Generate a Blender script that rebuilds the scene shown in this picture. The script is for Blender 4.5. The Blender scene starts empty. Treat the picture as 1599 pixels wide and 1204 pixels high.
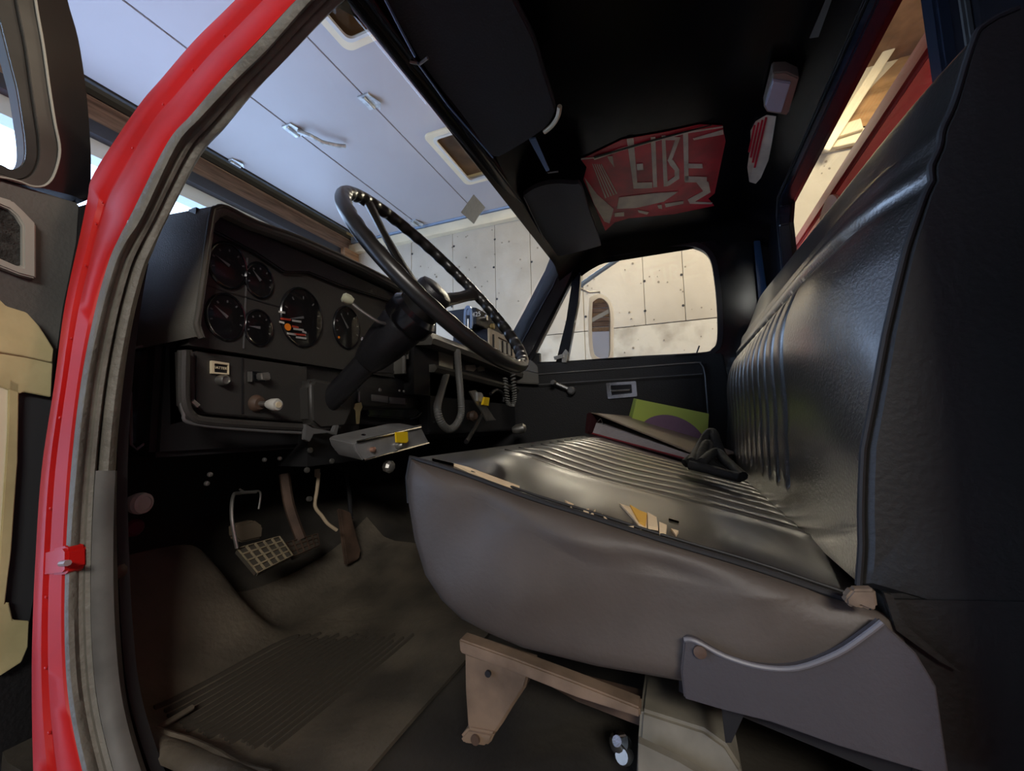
import bpy, bmesh, math, random
from mathutils import Vector, Matrix
random.seed(7)
PI = math.pi
C = bpy.context.scene.collection

# ------------------------------------------------------------------ camera
F_PX, CX, CY = 650.0, 799.5, 602.0
EYE = Vector((0.0, 0.0, 0.5))
RW = ((0.37073663, 0.08254405, 0.92506261), (-0.92850422, 0.05529086, 0.36718228), (-0.0208388, -0.99505246, 0.09714084))
cam = bpy.data.cameras.new('camera'); cam_o = bpy.data.objects.new('camera', cam); C.objects.link(cam_o)
cam.sensor_width = 36; cam.lens = F_PX / 1599 * 36; cam.clip_start = 0.02; cam.clip_end = 100
cam_o.matrix_world = Matrix(((RW[0][0], -RW[0][1], -RW[0][2], EYE.x), (RW[1][0], -RW[1][1], -RW[1][2], EYE.y),
                             (RW[2][0], -RW[2][1], -RW[2][2], EYE.z), (0, 0, 0, 1)))
bpy.context.scene.camera = cam_o
# ------------------------------------------------------------------ world, lamps, exposure
sc = bpy.context.scene
sc.view_settings.view_transform = 'Standard'; sc.view_settings.look = 'None'
sc.view_settings.gamma = 1; sc.view_settings.use_curve_mapping = False
sc.view_settings.exposure = 0.0
W = bpy.data.worlds.new('overcast_sky'); sc.world = W; W.use_nodes = True
bg = W.node_tree.nodes['Background']; bg.inputs[0].default_value = (0.50, 0.66, 1.0, 1); bg.inputs[1].default_value = 6.0

def area(name, loc, target, sx, sy, power, col, portal=False):
    l = bpy.data.lights.new(name, 'AREA'); l.shape = 'RECTANGLE'; l.size = sx; l.size_y = sy; l.energy = power; l.color = col
    o = bpy.data.objects.new(name, l); C.objects.link(o); o.location = loc
    o.rotation_euler = (Vector(target) - Vector(loc)).to_track_quat('-Z', 'Y').to_euler()
    if portal: l.cycles.is_portal = True
    return o
area('doorway_portal', (1.1, 4.35, 0.9), (1.1, 0, 0.9), 6.3, 3.5, 1, (1, 1, 1), True)
area('cab_fill_light', (-1.9, -1.0, 1.75), (0.6, 0.3, 0.5), 1.0, 0.4, 50, (1.0, 0.95, 0.88))  # unseen fill light hung low behind the camera to brighten the cab
area('garage_side_lamp', (2.7, -1.3, 3.15), (4.1, 0.8, 1.2), 1.2, 0.25, 85, (1.0, 0.85, 0.62))
area('seat_sheen_light', (4.0, 0.75, 2.72), (1.1, 0.1, 0.5), 0.9, 0.25, 34, (1.0, 0.86, 0.66))  # added warm light, hidden by the cab roof, for sheen on the seat
area('garage_back_lamp', (0.6, -3.8, 3.1), (1.5, -1.0, 1.2), 1.2, 0.25, 60, (1.0, 0.84, 0.60))

# ------------------------------------------------------------------ helpers
def at(px, py, **k):
    """where the sight line of a photo point meets a real plane x=, y= or z="""
    c = (px - CX, py - CY, F_PX)
    d = Vector([sum(RW[i][j] * c[j] for j in range(3)) for i in range(3)])
    (a, v), = k.items(); i = 'xyz'.index(a)
    return EYE + d * ((v - EYE[i]) / d[i])
def poly(pts, **k): return [at(x, y, **k) for x, y in pts]

MATS = {}
def mat(name, col, rough=0.5, metal=0.0, var=0.0, vscale=6.0, bump=0.0, bscale=60.0, col2=None, coat=0.0, spec=0.5, emit=None, estr=0.0, stretch=None, lo=0.35, hi=0.65, rvar=0.0):
    m = bpy.data.materials.new(name); m.use_nodes = True; nt = m.node_tree; n = nt.nodes; L = nt.links
    b = n['Principled BSDF']; b.inputs['Base Color'].default_value = (*col, 1); b.inputs['Roughness'].default_value = rough
    b.inputs['Metallic'].default_value = metal; b.inputs['Specular IOR Level'].default_value = spec
    if coat: b.inputs['Coat Weight'].default_value = coat; b.inputs['Coat Roughness'].default_value = 0.24; b.inputs['Coat IOR'].default_value = 1.5 + .5 * coat
    if emit: b.inputs['Emission Color'].default_value = (*emit, 1); b.inputs['Emission Strength'].default_value = estr
    tc = n.new('ShaderNodeTexCoord'); src = tc.outputs['Object']
    if stretch:
        mp = n.new('ShaderNodeMapping'); mp.inputs['Scale'].default_value = stretch; L.new(src, mp.inputs[0]); src = mp.outputs[0]
    if var or col2:
        t = n.new('ShaderNodeTexNoise'); t.inputs['Scale'].default_value = vscale; t.inputs['Detail'].default_value = 6; L.new(src, t.inputs['Vector'])
        r = n.new('ShaderNodeValToRGB'); r.color_ramp.elements[0].position = lo; r.color_ramp.elements[1].position = hi
        c2 = col2 or tuple(min(1, c * (1 + var)) for c in col); c1 = col if col2 else tuple(c * (1 - var) for c in col)
        r.color_ramp.elements[0].color = (*c1, 1); r.color_ramp.elements[1].color = (*c2, 1)
        L.new(t.outputs['Fac'], r.inputs[0]); L.new(r.outputs[0], b.inputs['Base Color'])
        if rvar:
            mr = n.new('ShaderNodeMapRange'); mr.inputs[3].default_value = rough - rvar; mr.inputs[4].default_value = rough + rvar
            L.new(t.outputs['Fac'], mr.inputs[0]); L.new(mr.outputs[0], b.inputs['Roughness'])
    if bump:
        t = n.new('ShaderNodeTexNoise'); t.inputs['Scale'].default_value = bscale; t.inputs['Detail'].default_value = 3; L.new(src, t.inputs['Vector'])
        bp = n.new('ShaderNodeBump'); bp.inputs['Strength'].default_value = bump; bp.inputs['Distance'].default_value = 0.004
        L.new(t.outputs['Fac'], bp.inputs['Height']); L.new(bp.outputs[0], b.inputs['Normal'])
    MATS[name] = m; return m

BLACK = mat('black_plastic', (0.012, 0.012, 0.014), 0.38, bump=0.15, bscale=400)
GLOSS = mat('gloss_black_paint', (0.006, 0.006, 0.008), 0.16, coat=0.3)
ROOFM = mat('black_roof_paint', (0.0025, 0.0022, 0.004), 0.25, spec=0.25)
DARK = mat('dark_steel', (0.01, 0.01, 0.011), 0.6)
DASHG = mat('charcoal_grained_plastic', (0.115, 0.110, 0.095), 0.55, var=0.12, vscale=5, bump=0.25, bscale=500)
BEZEL = mat('dark_bezel_plastic', (0.036, 0.034, 0.031), 0.5, bump=0.1, bscale=300)
LIP = mat('grey_pad_plastic', (0.075, 0.070, 0.058), 0.5, var=0.2, vscale=8)
VINYL = mat('black_vinyl', (0.026, 0.023, 0.020), 0.31, var=0.25, vscale=9, bump=0.28, bscale=260, spec=0.9, rvar=0.06, coat=0.8)
VINYLS = mat('worn_side_vinyl', (0.098, 0.078, 0.063), 0.55, var=0.3, vscale=3.2, bump=0.12, bscale=180)
VINYLB = mat('black_side_vinyl', (0.013, 0.012, 0.010), 0.6, var=0.2, vscale=4, bump=0.2, bscale=150)
PIPE = mat('piping_vinyl', (0.014, 0.013, 0.013), 0.6)
VINYLC = mat('worn_cushion_vinyl', (0.028, 0.024, 0.020), 0.33, var=0.25, vscale=9, bump=0.05, bscale=420, spec=0.9, rvar=0.06, coat=0.8)
RED = mat('red_truck_paint', (0.52, 0.008, 0.006), 0.42, var=0.14, vscale=7, spec=0.35)
REDD = mat('dusty_red_paint', (0.80, 0.025, 0.02), 0.5, var=0.15, vscale=4)
REDF = mat('faded_red_band', (0.50, 0.075, 0.07), 0.5, var=0.1, vscale=3)
RUB = mat('weathered_rubber', (0.155, 0.146, 0.120), 0.6, var=0.18, vscale=22, bump=0.5, bscale=120)
RUBD = mat('dark_rubber', (0.030, 0.030, 0.028), 0.65, var=0.3, vscale=14)
CHROME = mat('chrome', (0.75, 0.75, 0.74), 0.14, metal=1, bump=0.05, bscale=80)
STEEL = mat('dull_steel', (0.42, 0.41, 0.38), 0.4, metal=0.9, var=0.2, vscale=20)
GALV = mat('galvanised_steel', (0.50, 0.52, 0.52), 0.42, metal=0.6, var=0.25, vscale=30)
WHITEK = mat('off_white_plastic', (0.55, 0.54, 0.49), 0.4)
CREAM = mat('cream_paint', (0.72, 0.62, 0.42), 0.55, var=0.08, vscale=5)
MATF = mat('dusty_floor_rubber', (0.035, 0.029, 0.021), 0.75, col2=(0.135, 0.112, 0.080), vscale=4.5, bump=0.5, bscale=90)
PAN = mat('dirty_floor_pan', (0.014, 0.012, 0.010), 0.8, col2=(0.045, 0.038, 0.028), vscale=5, bump=0.4, bscale=60)
PRIMER = mat('primer_brown_steel', (0.17, 0.115, 0.075), 0.6, var=0.4, vscale=14, bump=0.2, bscale=80)
SHIELD = mat('grey_violet_plastic', (0.066, 0.060, 0.064), 0.5, var=0.1, vscale=6, bump=0.15, bscale=250)
CONC = mat('cast_concrete', (0.36, 0.32, 0.25), 0.85, col2=(0.47, 0.42, 0.335), vscale=1.5, bump=0.6, bscale=22)
CONCL = mat('stained_concrete', (0.22, 0.19, 0.14), 0.85, col2=(0.50, 0.46, 0.37), vscale=3.4, lo=.3, hi=.58, bump=0.6, bscale=22)
GDOOR = mat('white_door_skin', (0.41, 0.385, 0.38), 0.45, var=0.04, vscale=1.2)
BEAM = mat('weathered_brown_wood', (0.30, 0.17, 0.09), 0.7, var=0.4, vscale=5, stretch=(0.6, 8, 8), bump=0.3, bscale=40)
PLY = mat('brown_plywood', (0.36, 0.20, 0.08), 0.65, var=0.3, vscale=4, stretch=(4, 0.8, 4))
JOIST = mat('dark_joist_wood', (0.22, 0.12, 0.06), 0.7, var=0.3, vscale=6)
GFLOOR = mat('garage_concrete_floor', (0.20, 0.19, 0.17), 0.7, var=0.3, vscale=2)
SNOW = mat('bright_snowy_ground', (0.80, 0.84, 0.90), 0.9, var=0.05, vscale=1)
DOORV = mat('grey_door_vinyl', (0.105, 0.105, 0.098), 0.55, var=0.15, vscale=12, bump=0.2, bscale=200)
DOORD = mat('black_door_vinyl', (0.009, 0.009, 0.010), 0.55, bump=0.3, bscale=200)
TRIMG = mat('satin_grey_trim', (0.36, 0.36, 0.32), 0.4)
TRIMS = mat('dull_silver_trim', (0.17, 0.17, 0.17), 0.35, metal=0.4)
CARPET = mat('charcoal_carpet', (0.030, 0.030, 0.028), 0.95, var=0.5, vscale=80, bump=0.8, bscale=300)
TAPE = mat('yellowed_tape', (0.62, 0.55, 0.30), 0.38, col2=(0.42, 0.38, 0.20), vscale=9, bump=0.5, bscale=30)
CARD = mat('dark_card', (0.030, 0.032, 0.036), 0.6)
PALEC = mat('pale_board', (0.75, 0.70, 0.52), 0.6)
YEL = mat('yellow_tag', (0.85, 0.58, 0.01), 0.5)
ORA = mat('orange_print', (0.85, 0.22, 0.01), 0.5)
REDP = mat('red_print', (0.55, 0.06, 0.03), 0.5)
WHP = mat('white_print', (0.62, 0.60, 0.55), 0.5)
GREYP = mat('grey_label', (0.20, 0.20, 0.20), 0.5)
RADF = mat('tan_radio_face', (0.50, 0.43, 0.32), 0.45, var=0.1, vscale=30)
RADB = mat('navy_black_case', (0.012, 0.014, 0.026), 0.35)
BLUEC = mat('pale_blue_clip', (0.30, 0.40, 0.60), 0.25, metal=0.4)
FOAM = mat('exposed_foam', (0.72, 0.55, 0.34), 0.9, bump=0.5, bscale=100)
FOAMY = mat('yellow_foam', (0.70, 0.38, 0.06), 0.9)
BIND = mat('dusty_brown_binder', (0.30, 0.235, 0.175), 0.45, var=0.15, vscale=10)
BINDD = mat('dark_maroon_edge', (0.045, 0.014, 0.016), 0.4)
PAPER = mat('white_paper', (0.42, 0.38, 0.37), 0.8, var=0.15, vscale=60, stretch=(1, 1, 30))
PAPR = mat('red_paper_edge', (0.30, 0.03, 0.04), 0.7)
GREEN = mat('lime_green_card', (0.50, 0.62, 0.10), 0.45)
PURP = mat('dusty_purple_print', (0.22, 0.12, 0.20), 0.5)
CLOTH = mat('black_cloth', (0.008, 0.008, 0.009), 0.8, bump=0.5, bscale=80)
PATR = mat('reflected_red_panel', (0.62, 0.02, 0.05), 0.4, var=0.35, vscale=8)  # red of the reflections painted on the roof lining
PATC = mat('reflected_cream', (0.85, 0.76, 0.62), 0.5, var=0.2, vscale=12)  # cream of the same painted reflections
DUCT = mat('grey_duct_tape', (0.16, 0.15, 0.125), 0.5, var=0.15, vscale=60, stretch=(30, 1, 1))
PEDALM = mat('dusty_pedal_rubber', (0.22, 0.18, 0.11), 0.7, var=0.2, vscale=30)
PEDALD = mat('dark_pedal_rubber', (0.05, 0.042, 0.03), 0.75)
RUST = mat('rusty_brown_steel', (0.075, 0.045, 0.030), 0.6, var=0.4, vscale=20)
WINE = mat('wine_red_plastic', (0.08, 0.004, 0.02), 0.4)
LENSM = mat('dome_lens', (0.62, 0.68, 0.80), 0.3)
HOSE = mat('grey_conduit', (0.14, 0.14, 0.13), 0.5)
BLUEP = mat('blue_grey_tube', (0.20, 0.32, 0.50), 0.3, metal=0.3)
MIRR = mat('mirror_glass', (0.9, 0.9, 0.9), 0.02, metal=1)

def glassmat(name, tint, refl):
    m = bpy.data.materials.new(name); m.use_nodes = True; n = m.node_tree.nodes; L = m.node_tree.links
    n.remove(n['Principled BSDF']); o = n['Material Output']
    t = n.new('ShaderNodeBsdfTransparent'); t.inputs[0].default_value = (*tint, 1)
    g = n.new('ShaderNodeBsdfGlossy'); g.inputs['Roughness'].default_value = 0.03
    f = n.new('ShaderNodeLayerWeight'); f.inputs[0].default_value = 0.5
    pw = n.new('ShaderNodeMath'); pw.operation = 'POWER'; pw.inputs[1].default_value = 5; L.new(f.outputs['Facing'], pw.inputs[0])
    mu = n.new('ShaderNodeMath'); mu.operation = 'MULTIPLY_ADD'; mu.inputs[1].default_value = refl; mu.inputs[2].default_value = refl * .06; L.new(pw.outputs[0], mu.inputs[0])
    mx = n.new('ShaderNodeMixShader'); L.new(mu.outputs[0], mx.inputs[0]); L.new(t.outputs[0], mx.inputs[1]); L.new(g.outputs[0], mx.inputs[2]); L.new(mx.outputs[0], o.inputs[0])
    return m
GLASS = glassmat('clear_glass', (0.95, 0.97, 0.96), .35)
LENS = glassmat('gauge_glass', (0.75, 0.75, 0.77), .5)

class MB:
    def __init__(s): s.v = []; s.f = []
    def add(s, v, f):
        n = len(s.v); s.v += [Vector(p) for p in v]; s.f += [[i + n for i in q] for q in f]; return s
    def prism(s, pts, off):
        n = len(pts); off = Vector(off); v = [Vector(p) for p in pts] + [Vector(p) + off for p in pts]
        return s.add(v, [list(range(n))[::-1], list(range(n, 2 * n))] + [[i, (i + 1) % n, n + (i + 1) % n, n + i] for i in range(n)])
    def box(s, lo, hi):
        x0, y0, z0 = lo; x1, y1, z1 = hi
        return s.prism([(x0, y0, z0), (x1, y0, z0), (x1, y1, z0), (x0, y1, z0)], (0, 0, z1 - z0))
    def obox(s, c, ax, size):
        """box with centre, 3 axes, full sizes"""
        c = Vector(c); a = [Vector(q).normalized() * (h / 2) for q, h in zip(ax, size)]
        b = [c - a[0] - a[1] - a[2], c + a[0] - a[1] - a[2], c + a[0] + a[1] - a[2], c - a[0] + a[1] - a[2]]
        return s.prism(b, a[2] * 2)
    def loft(s, rings, closed=True, caps=True, wrap=False):
        k = len(rings[0]); v = [p for r in rings for p in r]; f = []; m = len(rings)
        for i in range(m if wrap else m - 1):
            for j in range(k if closed else k - 1):
                a = i * k + j; b = i * k + (j + 1) % k; i2 = (i + 1) % m; f.append([a, b, i2 * k + (j + 1) % k, i2 * k + j])
        if caps and closed and not wrap: f += [list(range(k))[::-1], list(range((m - 1) * k, m * k))]
        return s.add(v, f)
    def tube(s, path, r, n=10, closed=False, caps=True, rf=None):
        P = [Vector(p) for p in path]; m = len(P); rings = []; up = None
        for i in range(m):
            t = (P[(i + 1) % m] - P[i - 1]) if closed else (P[min(i + 1, m - 1)] - P[max(i - 1, 0)])
            t.normalize()
            if up is None: up = t.orthogonal().normalized()
            up = (up - t * up.dot(t)); up = up.normalized() if up.length > 1e-6 else t.orthogonal().normalized()
            w = t.cross(up); q = r[i] if isinstance(r, (list, tuple)) else r
            rings.append([P[i] + (up * math.cos(2 * PI * j / n) + w * math.sin(2 * PI * j / n)) * (q * (rf(i, j) if rf else 1)) for j in range(n)])
        return s.loft(rings, True, caps, closed)
    def lathe(s, prof, o, ax, n=20, caps=True, sz=1):
        """prof: (radius, height along axis)"""
        ax = Vector(ax).normalized(); u = ax.orthogonal().normalized(); w = ax.cross(u); o = Vector(o)
        S = lambda q: Vector((q.x, q.y, q.z * sz))
        return s.loft([[o + ax * h + S(u * math.cos(2 * PI * j / n) + w * math.sin(2 * PI * j / n)) * r for j in range(n)] for r, h in prof], True, caps)
    def ring(s, a, b, off):
        """flat frame between outline a and outline b (same count), extruded by off"""
        off = Vector(off); n = len(a); v = [Vector(p) for p in a] + [Vector(p) for p in b]; v += [p + off for p in v]; f = []
        for i in range(n):
            j = (i + 1) % n
            f += [[i, j, n + j, n + i], [2 * n + j, 2 * n + i, 3 * n + i, 3 * n + j], [j, i, 2 * n + i, 2 * n + j], [n + i, n + j, 3 * n + j, 3 * n + i]]
        return s.add(v, f)
    def build(s, name, m, parent=None, bevel=0.0, smooth=35, seg=2):
        me = bpy.data.meshes.new(name); bm = bmesh.new(); vs = [bm.verts.new(p) for p in s.v]
        for q in s.f:
            try: bm.faces.new([vs[i] for i in q])
            except ValueError: pass
        bmesh.ops.recalc_face_normals(bm, faces=bm.faces)
        if bevel:
            es = [e for e in bm.edges if len(e.link_faces) == 2 and e.calc_face_angle(0) > 0.6]
            bmesh.ops.bevel(bm, geom=es, offset=bevel, segments=seg, affect='EDGES', clamp_overlap=True)
        bm.to_mesh(me); bm.free()
        me.materials.append(m)
        if smooth:
            me.shade_smooth(); me.set_sharp_from_angle(angle=math.radians(smooth))
        o = bpy.data.objects.new(name, me); C.objects.link(o)
        if parent: o.parent = parent; o.matrix_parent_inverse = parent.matrix_world.inverted()
        return o
def thing(name, label, cat, loc=(0, 0, 0), group=None, kind=None):
    o = bpy.data.objects.new(name, None); C.objects.link(o); o.location = loc; o.matrix_world = Matrix.Translation(loc); o.empty_display_size = 0.05
    tag(o, label, cat, group, kind); return o
def tag(o, label=None, cat=None, group=None, kind=None):
    if label: o['label'] = label
    if cat: o['category'] = cat
    if group: o['group'] = group
    if kind: o['kind'] = kind
    return o
def struct(o): o['kind'] = 'structure'; return o
def bez(pts, n=8):
    """Catmull-Rom through points"""
    P = [Vector(p) for p in pts]; out = []
    for i in range(len(P) - 1):
        a = P[max(i - 1, 0)]; b = P[i]; c = P[i + 1]; d = P[min(i + 2, len(P) - 1)]
        for k in range(n):
            t = k / n; out.append(0.5 * ((2 * b) + (c - a) * t + (2 * a - 5 * b + 4 * c - d) * t * t + (3 * b - a - 3 * c + d) * t ** 3))
    out.append(P[-1]); return out
def resample(pts, n):
    P = [Vector(p) for p in pts]; L = [0]
    for a, b in zip(P, P[1:]): L.append(L[-1] + (b - a).length)
    out = []
    for k in range(n):
        s = L[-1] * k / (n - 1); i = 0
        while i < len(L) - 2 and L[i + 1] < s: i += 1
        t = (s - L[i]) / max(1e-9, L[i + 1] - L[i]); out.append(P[i].lerp(P[i + 1], t))
    return out
def text(s, name, parent, o, ux, uy, size, m, ext=0.0004):
    cu = bpy.data.curves.new(name, 'FONT'); cu.body = s; cu.size = size; cu.extrude = ext; cu.align_x = 'CENTER'; cu.align_y = 'CENTER'
    t = bpy.data.objects.new(name, cu); C.objects.link(t); ux = Vector(ux).normalized(); uy = Vector(uy); uy = (uy - ux * uy.dot(ux)).normalized(); uz = ux.cross(uy)
    me = bpy.data.meshes.new_from_object(t); bpy.data.objects.remove(t); q = bpy.data.objects.new(name, me); C.objects.link(q)
    me.materials.clear(); me.materials.append(m)
    q.matrix_world = Matrix(((ux.x, uy.x, uz.x, o[0]), (ux.y, uy.y, uz.y, o[1]), (ux.z, uy.z, uz.z, o[2]), (0, 0, 0, 1)))
    if parent: q.parent = parent; q.matrix_parent_inverse = parent.matrix_world.inverted()
    return q

# ================================================================== GARAGE
GZ = -0.95
struct(MB().box((-4.5, -6.2, GZ - 0.1), (4.6, 4.3, GZ)).build('floor_garage', GFLOOR, smooth=0))
struct(MB().box((-30, 4.3, GZ - 0.15), (35, 40, GZ - 0.05)).build('ground_outside', SNOW, smooth=0))
struct(MB().box((-4.6, -6.3, 3.55), (4.7, 4.3, 3.65)).build('ceiling_garage', JOIST, smooth=0))
struct(MB().box((-4.6, -6.2, GZ), (-4.5, 4.1, 3.55)).build('wall_garage_left', GFLOOR, smooth=0))
struct(MB().box((-4.6, -6.3, GZ), (4.7, -6.2, 3.55)).build('wall_garage_back', mat('white_wall_paint', (0.86, 0.84, 0.78), .6), smooth=0))
wbk = bpy.data.objects['wall_garage_back']
for k in range(11): MB().box((-4.5, -6.2, 2.42 + k * .10), (4.55, -6.16 + .02 * (k % 2), 2.42 + k * .10 + .085)).build('board', BEAM if k % 3 else PLY, wbk)
MB().obox((2.9, -6.13, 2.75), ((1, 0, .5), (0, 1, 0), (-.5, 0, 1)), (2.2, .04, .08)).build('brace', CREAM, wbk)
# right concrete wall, cast in panels
wr = struct(MB().box((4.33, -6.2, GZ), (4.6, 4.1, 2.93)).build('wall_garage_right', CONC, smooth=0))
ys = [-6.2, -5.2, -4.2, -3.2, -2.3, -1.55, -0.86, -0.118, 0.253, 0.87, 1.45, 1.885, 2.45, 3.05, 3.95]
for z0, z1, m, yy in ((GZ, 1.475, CONCL, ys[::3] + [3.95]), (1.483, 2.93, CONC, ys)):
    for a, b in zip(yy, yy[1:]):
        if b - a > .01: MB().box((4.30 + random.uniform(-.003, .003), a + .002, z0), (4.335, b - .002, z1)).build('concrete_panel', m, wr, bevel=0.002)
th = MB()
for a in ys[1:-1]:
    for z in (1.62, 1.95, 2.35, 2.7, 1.1, .6):
        th.lathe([(0.013, 0), (0.013, 0.006)], (4.297, a + random.uniform(-.02, .02), z + random.uniform(-.02, .02)), (1, 0, 0), 8)
tag(th.build('tie_hole', DARK, wr), kind='stuff')
pl = MB()
for k in range(260):
    r = random.uniform(.003, .012); pl.lathe([(r, 0), (r, 0.005)], (4.2955, random.uniform(-2, 3.3), random.uniform(1.0, 2.85)), (1, 0, 0), 6)
tag(pl.build('pit_mark', mat('pit_shadow', (0.20, 0.17, 0.13), 0.9), wr), kind='stuff')
struct(MB().box((4.22, -6.2, 2.86), (4.36, 4.0, 2.975)).build('trim_wall_plate', CREAM, bevel=0.004))
struct(MB().box((4.28, -6.2, 2.975), (4.6, 4.1, 3.55)).build('wall_garage_upper', CREAM, smooth=0))
# front wall header
hd = struct(MB().box((-4.6, 4.0, 2.86), (4.7, 4.2, 3.06)).build('trim_header_beam', mat('greyed_brown_wood', (0.24, 0.165, 0.125), 0.7, var=0.35, vscale=5, stretch=(0.6, 8, 8), bump=0.3, bscale=40), bevel=0.004))
MB().box((-4.6, 3.98, 3.055), (4.7, 4.2, 3.10)).build('flashing', DARK, hd)
MB().box((-4.6, 3.97, 2.76), (4.7, 4.2, 2.86)).build('seal_strip', mat('blue_grey_strip', (0.03, 0.035, 0.05), 0.4), hd)
MB().box((-4.6, 4.05, 2.63), (4.7, 4.2, 2.76)).build('soffit_board', mat('pale_soffit', (0.52, 0.58, 0.62), 0.5), hd)
MB().box((-4.6, 4.1, 3.10), (4.7, 4.3, 3.6)).build('gable_board', mat('dark_grey_board', (0.06, 0.065, 0.075), .6), hd)
struct(MB().box((4.05, 3.9, GZ), (4.5, 4.15, 2.86)).build('trim_door_jamb_right', BEAM, bevel=0.004))
struct(MB().box((-4.5, 3.95, GZ), (-3.2, 4.15, 2.65)).build('wall_garage_front', CREAM, smooth=0))

gd = thing('garage_door', 'raised white sectional garage door hanging overhead, steel hinges at its seams', 'garage door', (1.2, 2.3, 3.0))
ysd = [3.72, 2.85, 2.065, 1.30, 0.55]
winx = [(-0.5, 0.2), (0.62, 0.60 + .7), (1.25, 1.93), (2.0, 2.8), (2.88, 3.60)]
winx = [(-0.35, 0.33), (1.25, 1.925), (2.88, 3.60)]
for i, (a, b) in enumerate(zip(ysd, ysd[1:])):
    m = MB(); y0, y1 = b + .004, a - .004
    if i == 2:   # window row: build around the openings
        wy0, wy1 = 1.48, 1.865; xs = [-2.2] + [v for w in winx for v in w] + [4.2]
        m.box((-2.2, y0, 3.0), (4.2, wy0, 3.04)); m.box((-2.2, wy1, 3.0), (4.2, y1, 3.04))
        for k in range(0, len(xs), 2): m.box((xs[k], wy0, 3.0), (xs[k + 1], wy1, 3.04))
        m.build('door_panel', GDOOR, gd, smooth=0)
    else:
        m.box((-2.2, y0, 3.0), (4.2, y1, 3.04)).build('door_panel', GDOOR, gd, bevel=0.004)
def rrect(x0, y0, x1, y1, r, z, n=5):
    out = []
    for cx, cy, a0 in ((x1 - r, y1 - r, 0), (x0 + r, y1 - r, 90), (x0 + r, y0 + r, 180), (x1 - r, y0 + r, 270)):
        for k in range(n + 1):
            a = math.radians(a0 + 90 * k / n); out.append(Vector((cx + r * math.cos(a), cy + r * math.sin(a), z)))
    return out
for x0, x1 in winx:
    MB().ring(rrect(x0 - .045, 1.44, x1 + .045, 1.905, .06, 2.985), rrect(x0 + .012, 1.50, x1 - .012, 1.848, .05, 2.985), (0, 0, .018)).build('window_frame', CREAM, gd, bevel=0.003)
    MB().ring(rrect(x0 + .01, 1.497, x1 - .01, 1.85, .05, 2.975), rrect(x0 + .03, 1.52, x1 - .03, 1.825, .045, 2.975), (0, 0, .02)).build('window_bead', WHITEK, gd)
    MB().prism(rrect(x0, 1.5, x1, 1.85, .05, 3.01), (0, 0, .006)).build('pane', GLASS, gd)
def hinge(x, y, s=1.0):
    h = MB(); h.box((x - .07 * s, y - .05 * s, 2.988), (x + .07 * s, y + .05 * s, 3.0)); h.tube([(x - .06 * s, y, 2.982), (x + .06 * s, y, 2.982)], .012, 8)
    h.prism([(x - .05 * s, y - .05 * s, 2.99), (x + .03 * s, y - .09 * s, 2.975), (x + .07 * s, y - .05 * s, 2.96)], (0, .01, .012))
    return h.build('hinge', GALV, gd)
for y in (2.85, 2.065, 1.30):
    for x in (-0.3, 2.36, 4.10): hinge(x, y)
hinge(2.46, 3.70, 0.8)
MB().tube([(2.36, 2.80, 2.97), (2.42, 2.72, 2.945), (2.52, 2.70, 2.95), (2.60, 2.62, 2.95), (2.66, 2.58, 2.97)], .018, 8).build('lock_handle', GALV, gd)
MB().box((-2.2, 3.72, 2.985), (4.2, 3.75, 3.05)).build('bottom_seal', RUBD, gd)
# track along the wall
tr = thing('door_track', 'pale blue steel track along the top of the concrete wall', 'door track', (4.22, 1.5, 2.95))
MB().box((4.205, 0.2, 2.985), (4.24, 3.95, 3.07)).build('channel', mat('blue_grey_steel', (0.36, 0.46, 0.60), 0.4, metal=0.3), tr)
# things on the ceiling behind: rails, diagonal brace, plywood
bp = thing('plywood_sheet', 'brown plywood sheet fixed overhead, seen through the rear window', 'plywood', (3.9, -1.9, 2.98))
MB().prism([at(1300, 200, x=4.27), at(1432, 62, x=4.27), at(1440, 90, x=4.27), at(1340, 215, x=4.27), at(1293, 240, x=4.27) + Vector((0, 0, -.30))][:3] + [at(1436, 52, x=4.27) + Vector((0, -.5, -1.2)), at(1300, 240, x=4.27) + Vector((0, -1.3, -.05)), at(1297, 235, x=4.27)], (0.01, 0, 0)).build('sheet', PLY, bp)
for nm, lab, p, q, wd, tk in (('steel_rail', 'pale steel rail running level above the concrete wall behind the cab', (1230, 232), (1345, 195), .10, .04),
                          ('steel_rail', 'upper pale steel rail crossing the top of the rear window view', (1385, 62), (1440, 38), .12, .04),
                          ('diagonal_brace', 'pale diagonal steel brace across the plywood sheet', (1285, 240), (1420, 30), .07, .03),
                          ('angle_bracket', 'short perforated angle bracket hung on the diagonal brace', (1388, 62), (1425, 28), .10, .03)):
    a = at(*p, x=4.2); b = at(*q, x=4.2); d = (b - a)
    tag(MB().obox((a + b) / 2 + Vector(({'diagonal_brace': -.05, 'angle_bracket': -.10}.get(nm, 0), 0, 0)), (d, Vector((1, 0, 0)), d.cross(Vector((1, 0, 0)))), (d.length, tk, wd)).build(nm, CREAM, bevel=0.004), lab, 'bracket' if 'br' in nm else 'rail')
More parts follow.
